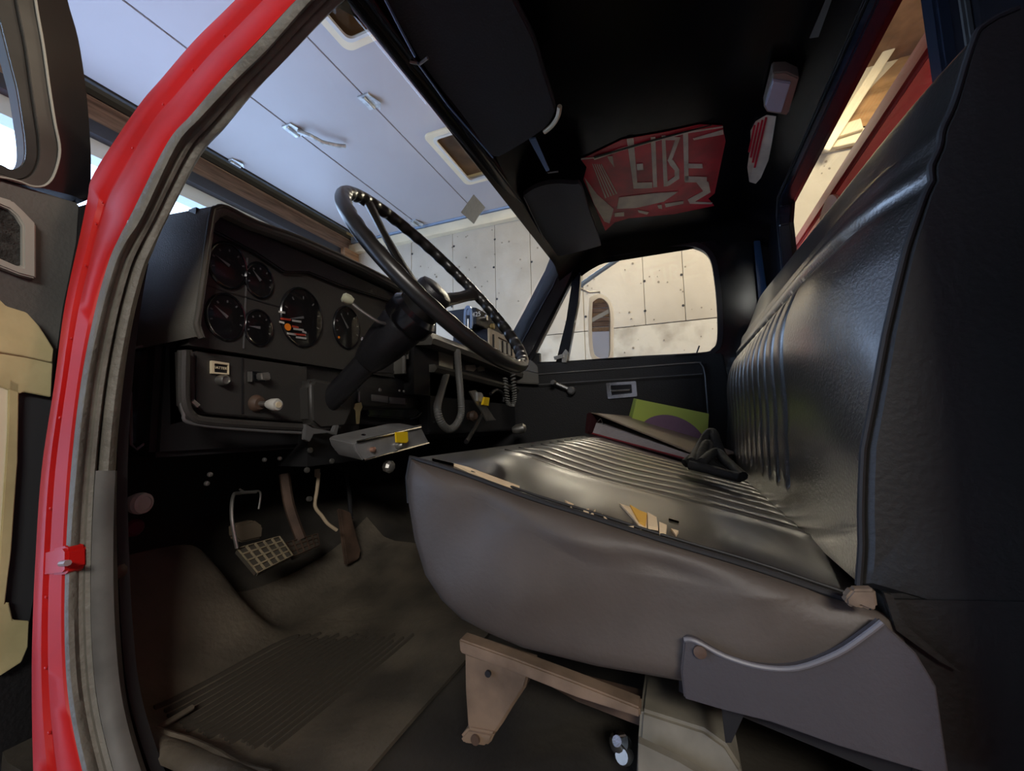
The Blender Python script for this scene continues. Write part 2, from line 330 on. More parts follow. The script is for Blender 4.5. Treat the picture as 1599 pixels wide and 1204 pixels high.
# red body behind the cab
rb = thing('truck_body', 'red fire truck body behind the rear window, with a faded band along its top', 'truck body', (1.1, -1.3, 0.6))
MB().box((0.12, -2.2, -.35), (2.08, -.50, 1.222)).build('side_panel', REDD, rb, bevel=0.012)
MB().box((0.12, -2.2, 1.232), (2.08, -.505, 1.282)).build('top_band', REDF, rb, bevel=0.008)
MB().box((0.14, -2.18, 1.21), (2.06, -.53, 1.24)).build('gap_strip', DARK, rb)
MB().tube([(.13, -.502, 1.12), (2.07, -.502, 1.12)], .012, 8).build('pressed_rib', REDD, rb)
MB().lathe([(.10, 0), (.10, .008), (.09, .012)], at(1300, 355, y=-.496), (0, 1, 0), 28).build('round_disc', mat('pale_pink_disc', (0.62, 0.34, 0.26), 0.5), rb)  # flat pale pink disc on the body's front face

# ================================================================== CAB SHELL
# floor pan
def fz(x, y):
    z = 0.075
    if y > .84: z += (y - .84) * .6
    z += .10 * math.exp(-((x - 1.12) / .17) ** 2) * min(1, max(0, (y - .1) / .3))
    return z
def grid(fn, us, vs, th):
    g = MB(); P = [[Vector(fn(u, v)) for v in vs] for u in us]; n = len(vs)
    g.add([p for r in P for p in r] + [p + Vector(th) for r in P for p in r],
          [[i * n + j, i * n + j + 1, (i + 1) * n + j + 1, (i + 1) * n + j] for i in range(len(us) - 1) for j in range(n - 1)]
          + [[(len(us) + i) * n + j, (len(us) + i + 1) * n + j, (len(us) + i + 1) * n + j + 1, (len(us) + i) * n + j + 1] for i in range(len(us) - 1) for j in range(n - 1)])
    k = len(us) * n; M = len(us)
    g.f += [[i * n, (i + 1) * n, k + (i + 1) * n, k + i * n] for i in range(M - 1)] + [[(i + 1) * n - 1, k + (i + 1) * n - 1, k + (i + 2) * n - 1, (i + 2) * n - 1] for i in range(M - 1)]
    g.f += [[j, k + j, k + j + 1, j + 1] for j in range(n - 1)] + [[(M - 1) * n + j, (M - 1) * n + j + 1, k + (M - 1) * n + j + 1, k + (M - 1) * n + j] for j in range(n - 1)]
    return g
def lin(a, b, n): return [a + (b - a) * i / (n - 1) for i in range(n)]
struct(grid(lambda x, y: (x, y, fz(x, y)), lin(.30, 1.92, 40), lin(-.42, 1.22, 40), (0, 0, -.03)).build('floor', PAN))
struct(MB().box((.28, 1.18, .1), (1.95, 1.21, .86)).build('wall_front', DARK))
# back panel with rear window hole
wb = MB(); Y0, Y1 = -.40, -.37
WX0, WX1, WZ0, WZ1 = .715, 1.60, .84, 1.22
wo = [(WX0, WZ0), (WX1, WZ0), (WX1, WZ1 - .06), (WX1 - .06, WZ1), (WX0 + .06, WZ1), (WX0, WZ1 - .06)]
wo = [(WX0 + .03, WZ0), (WX1 - .03, WZ0), (WX1, WZ0 + .03), (WX1 + 0.015, WZ1 - .05), (WX1 - .02, WZ1), (WX0 + .05, WZ1), (WX0 + .005, WZ1 - .05), (WX0, WZ0 + .03)]
oo = [(.9, .05), (1.3, .05), (1.92, .05), (1.90, 1.40), (1.5, 1.40), (.8, 1.40), (.30, 1.40), (.28, .05)]
wb.ring([(x, Y1, z) for x, z in oo], [(x, Y1, z) for x, z in wo], (0, Y0 - Y1, 0))
wb = struct(wb.build('wall_back', GLOSS))
cxw, czw = (WX0 + WX1) / 2, (WZ0 + WZ1) / 2
def sc2(pts, d): return [(x + (d if x > cxw else -d), z + (d if z > czw else -d)) for x, z in pts]
w2 = struct(MB().ring([(x, -.355, z) for x, z in sc2(wo, .022)], [(x, -.355, z) for x, z in sc2(wo, -.008)], (0, -.03, 0)).build('window_2', mat('gasket_rubber', (0.012, 0.016, 0.026), 0.22), bevel=0.004))
MB().prism([(x, -.385, z) for x, z in wo], (0, -.005, 0)).build('pane', GLASS, w2, smooth=0)
MB().ring([(x, -.362, z) for x, z in sc2(wo, .060)], [(x, -.362, z) for x, z in sc2(wo, .050)], (0, -.01, 0)).build('gasket_ridge', RUBD, w2, bevel=0.003)

# roof lining: curved sheet
def roofpt(u, y):
    # u 0..1 across x from .40 to 1.87
    x = .40 + 1.47 * u; e = min(u, 1 - u) * 1.47
    z = 1.332 - .10 * max(0, 1 - e / .16) ** 2
    if y > .28: z -= (y - .28) / .19 * .115 * (.4 + .6 * (y - .28) / .19)
    if y < -.25: z -= ((-.25 - y) / .13) ** 2 * .055
    return (x, y, z)
struct(grid(lambda u, y: roofpt(u, y), lin(0, 1, 41), lin(-.385, .475, 31), (0, 0, .03)).build('ceiling', ROOFM))
# outer roof skin, red
struct(grid(lambda u, y: (lambda p: (p[0] + (u - .5) * .08, p[1], p[2] + .035))(roofpt(u, y)), lin(0, 1, 21), lin(-.42, .44, 15), (0, 0, .015)).build('roof_skin', RED))
# windshield frame: header + far pillar + base, and glass
HB = [at(538, 0, z=1.20), at(700, 196, z=1.205), at(868, 408, z=1.225)]
H0 = Vector((.43, .468, 1.195)); H1 = at(866, 406, x=1.80)
hdr = MB()
def hp(t, dy, dz): p = H0.lerp(H1, t); return p + Vector((0, dy, dz))
rings = [[hp(t, 0.0, 0.0), hp(t, -.012, -.004), hp(t, -.03, .004), hp(t, -.045, .03), hp(t, -.03, .075), hp(t, .02, .06)] for t in lin(0, 1, 12)]
struct(hdr.loft(rings).build('trim_windshield_header', GLOSS, smooth=50))
struct(MB().tube([hp(t, -.034, .008) for t in lin(0, 1, 8)], .0025, 6).build('trim_header_seam', mat('seam_highlight', (0.05, 0.05, 0.055), 0.2)))
PB = at(806, 548, x=1.80); 
pil = MB()
A0 = [at(800, 535, x=1.80), at(812, 545, x=1.80), at(818, 556, x=1.83)]
A1 = [at(857, 432, x=1.80), at(862, 440, x=1.80), at(874, 432, x=1.83)]
B0 = [at(x, y, x=1.815) for x, y in ((797, 540), (806, 552))]; 
def bar(pa, pb, w, off):   # bar between paths
    return MB().loft([[a, b, b + off, a + off] for a, b in zip(pa, pb)])
L1 = poly([(790, 556), (806, 527), (832, 480), (856, 433), (864, 418), (872, 398)], x=1.815)
L2 = poly([(797, 560), (813, 540), (840, 490), (864, 447), (872, 428), (884, 408)], x=1.815)
L3 = poly([(805, 566), (826, 557), (852, 508), (882, 452), (893, 428), (905, 405)], x=1.835)
struct(bar(L1, L2, 0, Vector((.02, .05, 0))).build('trim_pillar_passenger', GLOSS, bevel=0.004))
struct(bar(L2, L3, 0, Vector((.03, .04, 0))).build('trim_pillar_inner', GLOSS, bevel=0.004))
struct(MB().tube([p + Vector((-.004, 0, 0)) for p in L2], .004, 8).build('trim_pillar_edge', GLOSS))
# glass
GB0, GB1 = Vector((.40, .93, .86)), Vector((1.80, .74, .86))
def gl(t, s):
    top = H0.lerp(H1, t) + Vector((0, .01, .01)); bot = Vector((.36 + 1.46 * t, .96 - .22 * max(0, t - .5) ** 2 * 4 * .9, .85))
    p = top.lerp(bot, s); bulge = math.sin(PI * min(1, max(0, s))) * .012
    return p + Vector((0, bulge, bulge))
w1 = struct(grid(lambda t, s: gl(t, s), lin(0, 1, 24), lin(0, 1, 8), (0, .005, .003)).build('window_1', GLASS))
struct(MB().box((.45, .93, .74), (1.9, 1.25, .845)).build('trim_cowl', GLOSS, bevel=0.01))
struct(MB().box((.18, .98, -.45), (.27, 2.5, .80)).build('trim_fender', RED, bevel=.03))
struct(MB().box((.22, 1.2, .55), (1.98, 2.5, .80)).build('trim_hood', RED, bevel=0.05))

# passenger side structure
struct(MB().prism(poly([(1128, 575), (1132, 540), (1128, 450), (1118, 402), (1095, 375), (1150, 340)], x=1.87)[:5] + [Vector((1.87, -.14, 1.33)), Vector((1.87, -.40, 1.33)), Vector((1.87, -.40, .10)), Vector((1.87, -.19, .10))], (.03, 0, 0)).build('wall_passenger_side', GLOSS))
struct(MB().prism([at(1095, 372, x=1.86), at(1040, 376, x=1.86), at(985, 384, x=1.86), at(905, 402, x=1.86), at(872, 396, x=1.86), Vector((1.86, .50, 1.31)), Vector((1.86, -.2, 1.345))], (.04, 0, 0)).build('trim_roof_rail', GLOSS))
st = thing('pillar_reflection', 'narrow strip coloured as a blue daylight reflection on the pillar behind the passenger window', 'painted reflection', tuple(at(1188, 470, x=1.84)))  # blue colour imitates daylight reflecting off the glossy pillar edge
MB().prism(poly([(1177, 376), (1187, 375), (1200, 468), (1197, 478), (1186, 474)], x=1.84), (.012, 0, 0)).build('strip', mat('painted_blue_sheen', (0.03, 0.06, 0.12), 0.2), st, bevel=.002)

# ================================================================== PASSENGER DOOR
DX = 1.845
d2 = thing('door_2', 'closed black passenger door with window, chrome pull and crank', 'door', (DX, .3, .1), kind='structure')
inn = bez(poly([(828, 566), (860, 503), (891, 442), (912, 411), (985, 396), (1060, 384), (1092, 388), (1109, 405), (1116, 440), (1120, 485), (1120, 530), (1112, 545), (1092, 551), (985, 557), (885, 564)] + [(828, 566)], x=DX + .01), 5)[:-1]
cen = sum(inn, Vector()) / len(inn)
def grow(ps, d):
    out = []; n = len(ps)
    for i in range(n):
        t = (ps[(i + 1) % n] - ps[i - 1]).normalized(); nn = Vector((0, -t.z, t.y))
        if nn.dot(ps[i] - cen) < 0: nn = -nn
        out.append(ps[i] + nn * d)
    return out
MB().ring(grow(inn, .055), grow(inn, .006), (.045, 0, 0)).build('window_frame', GLOSS, d2, smooth=40)
MB().ring([p - Vector((.004, 0, 0)) for p in grow(inn, .02)], [p - Vector((.004, 0, 0)) for p in grow(inn, -.001)], (.02, 0, 0)).build('window_channel', mat('channel_rubber', (0.02, 0.02, 0.024), 0.28), d2, bevel=.002)
MB().prism(grow(inn, .004)[::1], (.003, 0, 0)).build('pane', GLASS, d2, smooth=0)
for o in d2.children:
    if o.name.startswith('pane'): o.matrix_world = Matrix.Translation((.03, 0, 0))
MB().prism(poly([(893, 440), (906, 424), (908, 412), (903, 470), (886, 563), (868, 565), (884, 500)], x=DX), (.03, 0, 0)).build('division_bar', GLOSS, d2, bevel=.002)
lv = MB().prism(poly([(877, 566), (878, 552), (883, 545), (887, 550), (884, 566)], x=DX - .012), (.012, 0, 0)); lv.prism(poly([(864, 557), (880, 552), (880, 558), (866, 562)], x=DX - .02), (.01, 0, 0))
lv.build('vent_latch', STEEL, d2, bevel=.0015)
# lower door skin
pz = MB().prism([Vector((DX, .74, .80)), Vector((DX, -.18, .775)), Vector((DX, -.20, .60)), Vector((DX, -.20, .12)), Vector((DX, .72, .12))], (.05, 0, 0)).build('inner_panel', DOORD, d2, bevel=.006)
MB().prism(poly([(840, 585), (1098, 566), (1101, 588), (840, 604)], x=DX - .012), (.012, 0, 0)).build('arm_pad', DOORD, d2, bevel=.004)
MB().tube(bez(poly([(835, 585), (960, 576), (1080, 567), (1094, 568), (1100, 580), (1103, 610), (1106, 650)], x=DX - .014), 4), .0032, 6).build('trim_line', TRIMS, d2)
MB().tube(poly([(835, 601), (960, 593), (1097, 584)], x=DX - .014), .0030, 6).build('trim_line', TRIMS, d2)
MB().tube(poly([(928, 597), (928, 660)], x=DX - .002), .002, 6).build('panel_seam', DARK, d2)
MB().prism(poly([(925, 598), (1095, 588), (1100, 660), (925, 660)], x=DX - .004), (.004, 0, 0)).build('lower_pad', DOORD, d2)
hb = poly([(946, 598), (993, 595), (995, 619), (949, 623)], x=DX - .018); hi = poly([(953, 602), (986, 600), (987, 614), (955, 617)], x=DX - .018)
ph = MB().ring(hb, hi, (.012, 0, 0)).build('door_pull', CHROME, d2, bevel=.002)
MB().prism(poly([(953, 602), (986, 600), (987, 614), (955, 617)], x=DX - .006), (.003, 0, 0)).build('pocket', GLOSS, ph)
MB().tube(poly([(954, 611), (984, 609)], x=DX - .016), .005, 8).build('lever', STEEL, ph)
cr = MB(); c0 = at(893, 610, x=DX - .02); c1 = at(866, 598, x=DX - .04)
cr.tube([c0, c1], [.010, .007], 10); cr.lathe([(.018, -.0), (.018, .02), (.012, .026)], c0, (-1, 0, 0), 14); cr.lathe([(.010, 0), (.012, .02), (.009, .034)], c1, (-1, 0, 0), 12)
cr.build('window_crank', TRIMS, d2)
MB().tube(poly([(1088, 551), (1092, 540)], x=DX), .003, 6).build('lock_button', BLACK, d2)

# outside mirror
mr = thing('side_mirror', 'tall white-framed truck mirror outside the passenger window, on a blue-grey arm', 'mirror', (2.1, .35, .8))
mc = bez(poly([(921, 470), (935, 459), (950, 462), (957, 478), (957, 520), (956, 556), (948, 566), (932, 566), (922, 556), (919, 510), (921, 470)], x=2.1), 4)[:-1]
mcen = sum(mc, Vector()) / len(mc)
mi = [mcen + (p - mcen) * .80 for p in mc]; mi = [Vector((p.x, mcen.y + (p.y - mcen.y) * .93, mcen.z + (p.z - mcen.z) * 1.09)) for p in mi]
def mrot(ps, dx=0):    # the glass faces back towards the driver
    a = math.radians(53); out = []
    for p in ps:
        q = p - mcen; k = 1.36
        out.append(mcen + Vector((-q.y * math.sin(a) * k + dx, q.y * math.cos(a) * k, q.z)))
    return out
nrm = Vector((-math.cos(math.radians(-24)), -math.sin(math.radians(-24)) * -1 * -1, 0))
MB().ring(mrot(mc), mrot(mi), (.012, 0, 0)).build('rim', mat('white_enamel', (0.95, 0.95, 0.93), 0.3), mr, bevel=.002)
MB().prism(mrot(mc, .012), (.03, 0, 0)).build('housing', mat('white_enamel_back', (0.70, 0.70, 0.68), 0.3), mr, bevel=.004)
MB().prism(mrot([mcen + (p - mcen) * .97 for p in mc], .006), (.004, 0, 0)).build('mirror_glass', MIRR, mr, smooth=0)
MB().tube(bez([at(898, 452, x=1.98), at(925, 432, x=2.05), at(975, 398, x=2.16)], 4), .012, 10).build('brace_arm', BLUEP, mr)
MB().tube([at(903, 450, x=2.0), at(920, 457, x=2.08), at(936, 456, x=2.11), at(936, 464, x=2.11)], .006, 8).build('bracket', STEEL, mr)
MB().tube([at(936, 566, x=2.11), at(930, 590, x=2.05), at(900, 600, x=1.93)], .008, 8).build('lower_arm', STEEL, mr)

# ================================================================== DRIVER'S DOOR FRAME (red jamb + rubber seal)
def lean(px, py, x0, k=.28):
    x = x0
    for _ in range(12):
        p = at(px, py, x=x); x = x0 - .012 + k * .14 * math.log(1 + math.exp((p.z - .84) / .14))
    return at(px, py, x=x)
red_o = [(440, -80), (410, -42), (352, 17), (305, 63), (252, 124), (215, 168), (148, 268), (137, 308), (128, 352), (103, 478), (87, 600), (67, 735), (57, 880), (52, 1000), (51, 1100), (52, 1204), (54, 1290)]
red_i = [(505, -40), (462, 0), (400, 66), (352, 116), (299, 179), (262, 222), (206, 332), (186, 372), (170, 410), (148, 490), (127, 600), (112, 735), (104, 880), (103, 1000), (110, 1100), (131, 1204), (158, 1290)]
rub_i = [(560, -20), (510, 22), (440, 92), (396, 140), (350, 200), (312, 244), (256, 346), (241, 388), (228, 425), (209, 500), (193, 600), (181, 735), (181, 880), (186, 1000), (197, 1100), (226, 1204), (262, 1290)]
RO = bez([lean(*p, .290) for p in red_o], 5); RI = bez([lean(*p, .300) for p in red_i], 5)
RB = bez([lean(*p, .338) for p in rub_i], 5)
# carry the frame on along the roof edge, above the picture
def onward(L, b): return bez([Vector((b[0], -.30, b[1])), Vector((b[0], -.05, b[1] + .004)), Vector((b[0] - .004, .12, b[1] - .01)), L[0]], 4)[:-1] + L
RO = onward(RO, (.370, 1.31)); RI = onward(RI, (.385, 1.275)); RB = onward(RB, (.425, 1.235)); N = len(RB)
def ribbon(A, B, cross, thick):
    """cross: list of (t between A and B, outward lift); thick: back offset"""
    rings = []
    for a, b in zip(A, B):
        w = (b - a); n = (EYE - (a + b) / 2).normalized(); n = (n - w * (n.dot(w) / w.length_squared)).normalized() * .8
        top = [a + w * t + n * l for t, l in cross]
        k_ = thick / .4
        rings.append(top + [top[-1] + (top[-1] - EYE) * k_, top[0] + (top[0] - EYE) * k_])
    return MB().loft(rings)
jm = struct(ribbon(RO, RI, [(0, 0), (.06, .004), (.36, .005), (.42, -.002), (.48, -.002), (.54, .004), (.95, .004), (1.0, 0)], .02).build('trim_door_jamb_red', RED, smooth=50))
sp = MB()
for k, i in enumerate(list(range(4, N - 4, 5))):
    p = RO[i].lerp(RI[i], .47) + Vector((-.002, 0, 0)); sp.lathe([(.0022, 0), (.0018, .0015), (.0003, .002)], p, (-1, 0, 0), 8)
tag(sp.build('spot_weld', RED, jm), kind='stuff')
# door check bracket
bk = at(82, 878, x=.28)
MB().prism(poly([(58, 862), (98, 853), (103, 860), (103, 892), (97, 898), (58, 902)], x=.280), (.02, 0, 0)).build('hinge_pad', RED, jm, bevel=.003)
MB().tube([at(96, 880, x=.278), at(106, 879, x=.270)], .0035, 8).build('check_bolt', STEEL, jm)
ws = thing('weatherstrip', 'weathered grey rubber weatherstrip along the driver door opening', 'weatherstrip', tuple(RB[70]))
ribbon(RI, RB, [(-.02, .002), (.03, .014), (.10, .018), (.20, .016), (.26, .008), (.34, .007), (.40, .014), (.50, .014), (.57, .000)], .015).build('outer_lip', RUB, ws, smooth=50)
ribbon(RI, RB, [(.55, -.002), (.60, .008), (.68, .015), (.80, .017), (.92, .011), (1.0, -.004)], .025).build('inner_bulb', RUB, ws, smooth=50)
ribbon(RI, RB, [(.50, -.008), (.66, -.006)], .012).build('groove', RUBD, ws, smooth=50)
i0 = min(range(N), key=lambda i: abs(RB[i].z - at(180, 735, x=.338).z)); SB = RB[i0:]; SI = RI[i0:]
ribbon(SI, SB, [(.50, .004), (.52, .020), (.75, .024), (.97, .019), (1.03, -.002)], .01).build('splice_cover', mat('smooth_grey_rubber', (0.085, 0.082, 0.074), 0.55, var=.25, vscale=20), ws, smooth=50)
pins = MB()
for i in range(5, N - 4, 6):
    p = RI[i].lerp(RB[i], .30) + Vector((-.006, 0, 0)); pins.lathe([(.003, 0), (.002, .002)], p, (-1, 0, 0), 8)
tag(pins.build('fixing_pin', DARK, ws), kind='stuff')
struct(MB().box((.29, -.50, .0), (.40, -.25, 1.30)).build('trim_door_jamb_rear', RED, bevel=.02))
struct(MB().prism([Vector((.33, -.5, 1.27)), Vector((.40, -.5, 1.27)), Vector((.42, .30, 1.245)), Vector((.36, .30, 1.245))], (.02, 0, .08)).build('trim_roof_rail_driver', GLOSS, bevel=.01))
struct(MB().box((1.875, .60, .05), (1.90, 1.22, .845)).build('wall_passenger_kick', DARK))
# hidden cowl side pillar between jamb and windshield
def away(p, k): return EYE + (p - EYE) * k
PQ = [RB[i].lerp(RI[i], .15) for i in range(12, N // 2)]; PO = [RO[i].lerp(RI[i], .15) for i in range(12, N // 2)]
struct(MB().loft([[away(a, 1.05), away(b, 1.05), away(b, 1.14), away(a, 1.14)] for a, b in zip(PQ, PO)]).build('trim_pillar_driver', GLOSS))
struct(MB().prism([Vector((.335, p.y + .012, p.z)) for p in RB[50:]] + [Vector((.335, 1.2, .0)), Vector((.335, 1.2, .84)), Vector((.335, .9, .84))], (.012, 0, 0)).build('wall_driver_kick', DARK))
struct(MB().box((.27, -.42, .0), (.335, .62, .085)).build('trim_door_sill', RED, bevel=.01))

# ================================================================== DRIVER'S DOOR (open, at the left)
DY = .86
d1 = thing('door_1', 'open driver door with gloss black window frame and taped inner panel', 'door', (.2, DY, .1), kind='structure')
def dp(pts, y=DY): return poly(pts, y=y)
U = Vector((0, .03, 0))
MB().prism(dp([(-120, 270), (-60, 275), (0, 279), (70, 300), (128, 318), (124, 380), (104, 480), (90, 590), (66, 735), (52, 870), (48, 1010), (48, 1290), (-160, 1290)]), U * 1.6).build('inner_panel', DOORV, d1, bevel=.004)
MB().prism(dp([(48, 940), (50, 1010), (50, 1290), (-160, 1290), (-160, 1060), (0, 1052)], DY - .004), U * .2).build('lower_panel', DOORD, d1)
edge = MB().prism(dp([(138, 318), (134, 380), (114, 480), (98, 590), (76, 735), (62, 870), (58, 1290), (40, 1290), (44, 1010), (52, 870), (64, 735), (84, 590), (99, 480), (120, 380), (124, 322)], DY - .002), U).build('hinge_edge', DOORD, d1, bevel=.002)
wf_o = [(92, -60), (101, 0), (118, 60), (132, 140), (138, 200), (140, 262), (138, 318), (124, 318), (98, 306), (40, 290), (-60, 276), (-160, 270), (-200, -60)]
a_o = bez(dp([(95, -60), (103, 0), (120, 62), (132, 140), (138, 210), (140, 262), (136, 312), (110, 306), (70, 296), (30, 288), (0, 280), (-60, 274)]), 4)
a_m = bez(dp([(50, -60), (54, 0), (66, 70), (76, 140), (84, 190), (92, 235), (84, 272), (70, 290), (50, 292), (28, 284), (0, 278), (-60, 272)]), 4)
a_n = bez(dp([(20, -60), (26, 0), (40, 70), (50, 140), (56, 180), (61, 215), (62, 245), (54, 268), (40, 279), (22, 280), (0, 272), (-60, 268)]), 4)
a_i = bez(dp([(-12, -60), (-6, 0), (8, 60), (18, 100), (28, 140), (36, 190), (40, 222), (40, 245), (34, 258), (20, 263), (0, 254), (-60, 240)]), 4)
def strip(A, B, off, name, m, lift=0):
    return MB().loft([[a + Vector((0, -lift, 0)), b + Vector((0, -lift, 0)), b + off, a + off] for a, b in zip(A, B)]).build(name, m, d1, bevel=.002)
strip(a_o, a_m, U, 'window_frame', GLOSS, .004)
strip(a_m, a_n, U, 'frame_reveal', mat('grey_reveal', (0.055, 0.055, 0.052), 0.35, var=.3, vscale=10), 0)
MB().tube([p + Vector((0, -.003, 0)) for p in a_m], .0018, 6).build('trim_line', TRIMG, d1)
strip(a_n, a_i, U, 'glass_run', RUBD, -.004)
MB().prism(a_i + dp([(-200, 200), (-200, -60)]), (0, .003, 0)).build('pane', GLASS, d1, smooth=0)
sg_o = [(-90, 290), (0, 307), (20, 313), (38, 330), (57, 350), (57, 435), (30, 428), (0, 416), (-90, 385)]
sg_i = [(-90, 305), (0, 320), (14, 326), (26, 336), (36, 352), (36, 417), (25, 414), (0, 403), (-90, 372)]
MB().ring(dp(sg_o, DY - .012), dp(sg_i, DY - .012), U * .5).build('speaker_frame', TRIMG, d1, bevel=.002)
MB().prism(dp(sg_i, DY - .004), U * .2).build('speaker_cloth', CARPET, d1)
# taped-over card
MB().prism(dp([(-60, 560), (34, 600), (84, 612), (70, 760), (52, 935), (46, 970), (-60, 990)], DY - .010), (0, .008, 0)).build('card', CARD, d1)
MB().prism(dp([(-60, 600), (12, 590), (14, 700), (8, 860), (0, 940), (-60, 940)], DY - .016), (0, .006, 0)).build('pale_board', PALEC, d1)
MB().prism(dp([(-60, 440), (0, 468), (10, 478), (42, 488), (62, 510), (84, 545), (80, 620), (38, 612), (30, 615), (-60, 580)], DY - .020), (0, .005, 0)).build('tape', TAPE, d1, bevel=.001)
MB().prism(dp([(14, 590), (30, 600), (28, 720), (18, 860), (6, 960), (-6, 950), (4, 800), (12, 680)], DY - .020), (0, .004, 0)).build('tape', TAPE, d1, bevel=.001)
MB().prism(dp([(-60, 930), (0, 945), (14, 940), (20, 968), (46, 970), (44, 1010), (34, 1034), (0, 1056), (-60, 1060)], DY - .020), (0, .005, 0)).build('tape', TAPE, d1, bevel=.001)
MB().prism(dp([(-60, 520), (6, 528), (40, 540), (84, 548), (82, 566), (38, 556), (0, 550), (-60, 548)], DY - .0235), (0, .003, 0)).build('tape', TAPE, d1, bevel=.001)

# ================================================================== DASHBOARD
db = thing('dashboard', 'black dashboard with charcoal gauge hood, lower switch panel and grey shelf edge', 'dashboard', (1.1, .85, .6))
YB = .748
# hood: ring swept; outer rounded frame
hx0, hx1 = .436, .985
def hood_pts(y, dz=0, i=0.0):
    return [Vector(p) for p in ((hx0 + i - .008, y, .655), (hx0 - .016 + i, y, .675), (hx0 - .014 + i, y, .70), (hx0 - .002 + i, y, .86 - i * .3), (hx0 + .006 + i, y, .884 - i), (hx0 + .025 + i * .4, y, .894 - i), (hx0 + .08, y, .893 - i), (.62, y, .905 - i), (.80, y, .910 - i), (.96, y, .905 - i), (hx1 - i, y, .88 - i), (hx1 - i, y, .70), (hx1 - i, y, .655))]
YL = .715
o1 = hood_pts(YL); 
rings = [hood_pts(YL + .004, 0, .014), hood_pts(YL - .002, 0, .010), hood_pts(YL - .002, 0, .004), hood_pts(YL + .006, 0, 0)]
for y in (.80, .94):
    k = (y - YL)
    rings.append([Vector((p.x - (.03 * k / .2 if p.x < .7 else 0), y, p.z - (0.02 * k if p.z > .8 else .10 * k))) for p in hood_pts(y)])
h = MB(); h.loft(rings, closed=False, caps=False)
inner = [hood_pts(YL + .004, 0, .014), hood_pts(YB + .01, 0, .014)]
h.loft(inner, closed=False, caps=False)
h.add(rings[-1], [list(range(13))])
h.build('instrument_hood', DASHG, db, smooth=40)
MB().tube([p + Vector((.004, -.001, -.002)) for p in bez(hood_pts(YL)[:12], 3)], .004, 8).build('hood_lip', LIP, db)
bz = MB().box((hx0 - .002, YB, .645), (hx1 - .01, YB + .02, .885)).build('gauge_bezel', BEZEL, db, smooth=0)
MB().box((.5265, YB - .0015, .655), (.529, YB, .83)).build('bezel_joint', TRIMS, db)
MB().box((hx0 + .012, YB - .0015, .752), (.62, YB, .7545)).build('bezel_joint', DARK, db)
MB().prism([Vector((hx0 + .01, YB - .012, .885)), Vector((.97, YB - .012, .885)), Vector((.97, YB - .012, .86)), Vector((.76, YB - .012, .845)), Vector((.66, YB - .012, .845)), Vector((.60, YB - .012, .825)), Vector((.535, YB - .012, .842)), Vector((hx0 + .01, YB - .012, .852))], (0, .012, 0)).build('brow', BLACK, db, bevel=.003)
def gauge(px, py, r, marks=0):
    c = at(px, py, y=YB)
    g = MB().lathe([(r + .003, 0), (r + .003, .003), (r + .001, .005), (r - .001, .004), (r - .001, -.0)], c, (0, -1, 0), 36, caps=False, sz=1.2).build('gauge', BLACK, db)
    g.data.materials[0] = GLOSS
    MB().lathe([(r, .0015), (r * .99, .002)], c, (0, -1, 0), 30, sz=1.2).build('dial_face', mat('dial_black%d' % px, (.003, .003, .004), .5), g)
    MB().lathe([(r * .98, .006), (r * .7, .008), (r * .3, .009), (.0005, .0092)], c, (0, -1, 0), 30, caps=False, sz=1.2).build('gauge_glass', LENS, g)
    nd = MB(); a = random.uniform(2.2, 3.6); nd.prism([c + Vector((math.cos(a) * r * .8, -.004, math.sin(a) * r * .8)), c + Vector((math.cos(a + 2) * .003, -.004, math.sin(a + 2) * .003)), c + Vector((math.cos(a - 2) * .003, -.004, math.sin(a - 2) * .003))], (0, -.001, 0)).build('needle', GREYP, g)
    tk = MB()
    for k in range(7):
        a = math.radians(200 - 220 / 6 * k); d = Vector((math.cos(a), 0, math.sin(a))); w = Vector((-d.z, 0, d.x)) * .0012
        p0 = c + d * r * .78 + Vector((0, -.0035, 0)); p1 = c + d * r * .9 + Vector((0, -.0035, 0)); tk.prism([p0 - w, p1 - w, p1 + w, p0 + w], (0, -.0008, 0))
    tag(tk.build('tick_marks', GREYP, g), kind='stuff')
    return g, c
for px, py, r in ((355, 415, .0335), (404, 438, .0275), (352, 495, .0335), (403, 512, .0275)): gauge(px, py, r)
g, c = gauge(471, 496, .052)
MB().lathe([(.0075, .004), (.0075, .005)], at(447, 511, y=YB - .004), (0, -1, 0), 16).build('orange_spot', ORA, g)
pm = MB(); pr = MB()
for i, (x, y, w) in enumerate(((440, 487, 5), (446, 498, 8), (440, 503, 4), (463, 501, 7), (461, 510, 5), (466, 514, 8), (455, 521, 7), (468, 522, 9), (470, 527, 8), (475, 518, 3))):
    q = poly([(x - w, y - 2), (x + w, y - 0), (x + w, y + 3), (x - w, y + 1)], y=YB - .0045); (pr if i in (1, 4, 7) else pm).prism(q, (0, -.0008, 0))
tag(pm.build('dial_print', WHP, g), kind='stuff'); tag(pr.build('dial_print', REDP, g), kind='stuff')
g, c = gauge(541, 512, .042)
MB().lathe([(.003, .004), (.003, .005)], at(527, 527, y=YB - .004), (0, -1, 0), 10).build('orange_spot', ORA, g)
